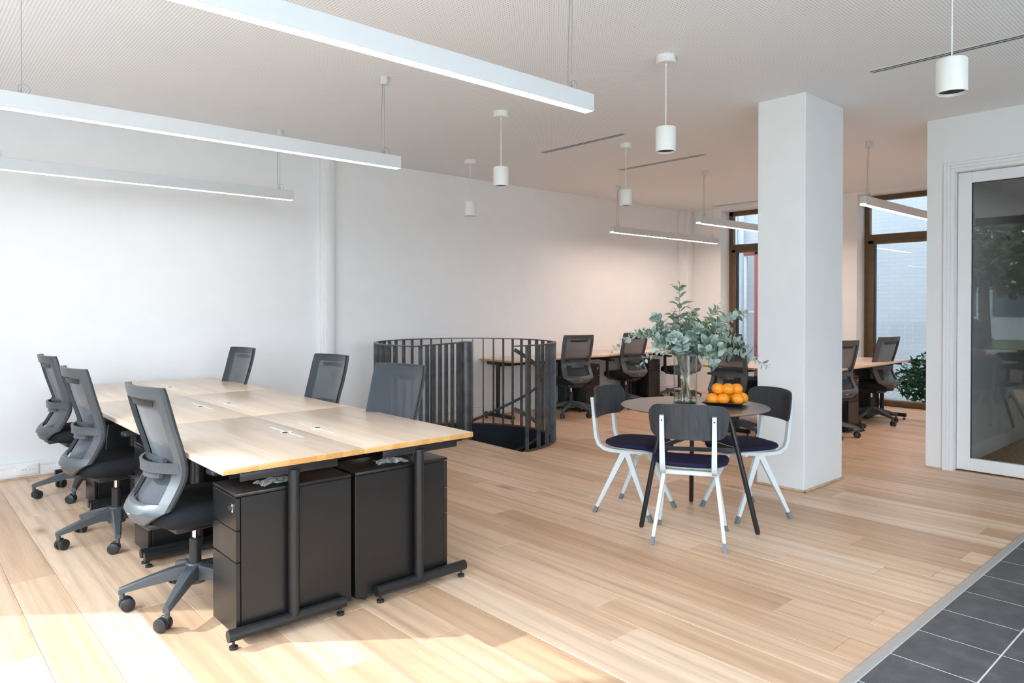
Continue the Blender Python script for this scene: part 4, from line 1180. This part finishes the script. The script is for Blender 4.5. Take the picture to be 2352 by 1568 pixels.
B('eucalyptus branch reaching up right toward the courtyard window', [(0.08, 0.04, 0.46), (0.22, 0.06, 0.56), (0.42, 0.05, 0.60)], 0.48, 44, (0, 0, 1, 3), 1.1, (-0.03, -0.02))
B('full eucalyptus branch leaning left with big silver leaves', [(-0.06, 0.0, 0.42), (-0.16, 0.0, 0.50), (-0.21, -0.02, 0.585)], 0.46, 44, (0, 0, 3), 1.2, (0.04, -0.01))
B('seeded eucalyptus branch in the upper middle', [(0.0, 0.0, 0.44), (0.03, 0.0, 0.52), (0.055, -0.01, 0.62)], 0.46, 28, (2, 2, 3), 1.15, (0.0, 0.03), seeds=True)
B('seeded eucalyptus branch at upper right', [(0.05, 0.05, 0.44), (0.15, 0.05, 0.53), (0.235, 0.03, 0.645)], 0.46, 30, (2, 3, 0), 1.1, (-0.02, 0.04), seeds=True)
B('seeded eucalyptus branch left of the middle', [(-0.03, 0.04, 0.44), (-0.05, 0.05, 0.52), (-0.075, 0.05, 0.60)], 0.44, 28, (2, 3, 0), 1.1, (0.02, -0.04), seeds=True)
B('bushy eucalyptus branch facing the camera over the rim', [(-0.02, -0.08, 0.42), (-0.07, -0.14, 0.50), (-0.14, -0.15, 0.42)], 0.42, 46, (0, 1, 1), 1.1, (0.0, 0.05))
B('bushy eucalyptus branch spilling right of the rim', [(0.06, -0.05, 0.42), (0.14, -0.14, 0.46), (0.19, -0.18, 0.36)], 0.42, 46, (0, 3, 1), 1.15, (-0.04, 0.03))
B('eucalyptus branch with broad hanging leaves lower right', [(0.07, -0.03, 0.42), (0.18, -0.06, 0.44), (0.27, -0.08, 0.30)], 0.45, 34, (3, 2, 0), 1.25, (-0.05, 0.01))
B('eucalyptus branch at the back of the bunch', [(0.02, 0.10, 0.42), (0.06, 0.18, 0.50), (0.10, 0.22, 0.54)], 0.44, 36, (0, 3), 1.15, (0.0, -0.05))
B('eucalyptus branch pushing left at rim height', [(-0.07, -0.03, 0.40), (-0.15, -0.06, 0.46), (-0.23, -0.08, 0.40)], 0.42, 40, (0, 1, 3), 1.1, (0.05, 0.0))
B('eucalyptus branch pushing right at middle height', [(0.08, 0.0, 0.42), (0.18, -0.02, 0.50), (0.30, -0.03, 0.49)], 0.42, 44, (0, 1, 3), 1.1, (-0.05, -0.01))
B('leafy eucalyptus branch arching left at mid height', [(-0.07, 0.0, 0.42), (-0.20, -0.03, 0.54), (-0.31, -0.05, 0.44)], 0.45, 44, (0, 1, 3), 1.1, (0.04, -0.02))
B('leafy eucalyptus branch arching right above the oranges', [(0.07, -0.06, 0.42), (0.22, -0.12, 0.52), (0.36, -0.14, 0.38)], 0.45, 44, (0, 3, 1), 1.1, (-0.04, 0.02))
B('eucalyptus branch drooping over the front right rim', [(0.05, -0.07, 0.40), (0.12, -0.16, 0.40), (0.15, -0.20, 0.24)], 0.48, 28, (3, 2, 0), 1.2, (-0.02, 0.05))
B('short eucalyptus branch in the centre above the rim', [(0.01, -0.04, 0.40), (0.04, -0.09, 0.48), (0.06, -0.10, 0.52)], 0.42, 40, (0, 0, 1), 1.15, (0.01, 0.05))

# ------------------------------------------------------------------ tray with oranges
tr = empty('black_tray', (4.105, 2.505, 0.742), R(22)); tag(tr, 'shallow square black tray holding oranges on the round table', 'tray')
a_, b_ = 0.085, 0.128
MB().box(-a_, a_, -a_, a_, 0.0, 0.006, 0.002, 1).build('tray_floor', TRAYM, tr)
for k in range(4):
    m = MB(); P = [(-a_, a_, 0.002), (a_, a_, 0.002), (b_, b_, 0.026), (-b_, b_, 0.026), (-a_, a_ - 0.006, 0.006), (a_, a_ - 0.006, 0.006), (b_ - 0.004, b_ - 0.005, 0.028), (-b_ + 0.004, b_ - 0.005, 0.028)]
    m.poly(P, [(0, 1, 2, 3), (7, 6, 5, 4), (0, 4, 5, 1), (3, 2, 6, 7), (0, 3, 7, 4), (1, 5, 6, 2)])
    m.build('tray_side', TRAYM, tr, (0, 0, 0), k * pi / 2, angle=20)
def make_orange():
    m = MB(); n = 24; pr = []
    for i in range(17):
        f = pi * i / 16; r_ = 0.0405 * sin(f); z = 0.0405 - 0.0375 * cos(f)
        z += -0.004 * math.exp(-(r_ / 0.008) ** 2) if i > 8 else 0.002 * math.exp(-(r_ / 0.01) ** 2)
        pr.append((max(r_, 0.0), z))
    m.lathe(pr[1:-1], n); 
    return m
oe = empty('orange'); tag(oe, 'x', 'orange', 'oranges on the tray')
make_orange().build('peel', ORANGE, oe, angle=80)
MB().lathe([(0.0045, 0.0715), (0.003, 0.0755)], 8).build('stem_end', STEMG, oe)
used = [False]
fx, fy = 4.105, 2.505
def oplace(lat, dep, z, tilt, label):
    p = V((fx, fy, 0.742 + z)) + rr_ * lat + ff_ * dep
    o = place(oe, used, tuple(p), 0, label); o.rotation_euler = tilt; return o
oplace(-0.100, -0.030, 0.006, (0.2, 0.1, 0), 'orange at the left end of the bottom layer on the tray')
oplace(-0.022, -0.052, 0.006, (-0.1, 0.2, 1), 'orange in the front of the bottom layer, second from left')
oplace(0.060, -0.058, 0.006, (0.1, -0.1, 2), 'orange in the front of the bottom layer, second from right')
oplace(0.118, -0.002, 0.006, (0.1, 0.2, 3), 'orange at the right end of the bottom layer on the tray')
oplace(-0.030, 0.036, 0.006, (0.0, 0.0, 4), 'orange at the back of the bottom layer, left')
oplace(0.052, 0.026, 0.006, (0.0, 0.1, 5), 'orange at the back of the bottom layer, right')
oplace(-0.055, -0.004, 0.068, (0.1, 0.15, 0), 'orange on top of the pile, left')
oplace(0.020, -0.022, 0.068, (-0.15, 0.1, 1), 'orange on top of the pile, middle and front')
oplace(0.078, 0.002, 0.064, (0.1, 0.1, 2), 'orange on top of the pile, right')

# ------------------------------------------------------------------ clear plastic bags left on the furniture
def make_bag(loc, rz, sx, sy, sz, seed, label):
    rnd = random.Random(seed); m = MB(); rows = []
    for i in range(10):
        row = []
        for j in range(9):
            u, v_ = i / 9 - 0.5, j / 8 - 0.5
            z = sz * (0.25 - u * u) * 4 * (1 - 3.2 * v_ * v_) * 0.5 + rnd.uniform(0, 0.012) + 0.002
            row.append((u * sx + rnd.uniform(-.004, .004), v_ * sy + rnd.uniform(-.004, .004), max(z, 0.0015)))
        rows.append(row)
    m.grid(rows); o = m.build('plastic_bag', BAGM, None, loc, rz, angle=0, recalc=False)
    tag(o, label, 'bag', 'clear plastic bags on pedestals'); return o
make_bag((1.27, 2.965, 0.618), 0.1, 0.15, 0.09, 0.03, 3, 'crumpled clear plastic bag on the nearest left pedestal')
make_bag((1.86, 2.97, 0.618), -0.2, 0.15, 0.09, 0.03, 4, 'crumpled clear plastic bag on the nearest right pedestal')
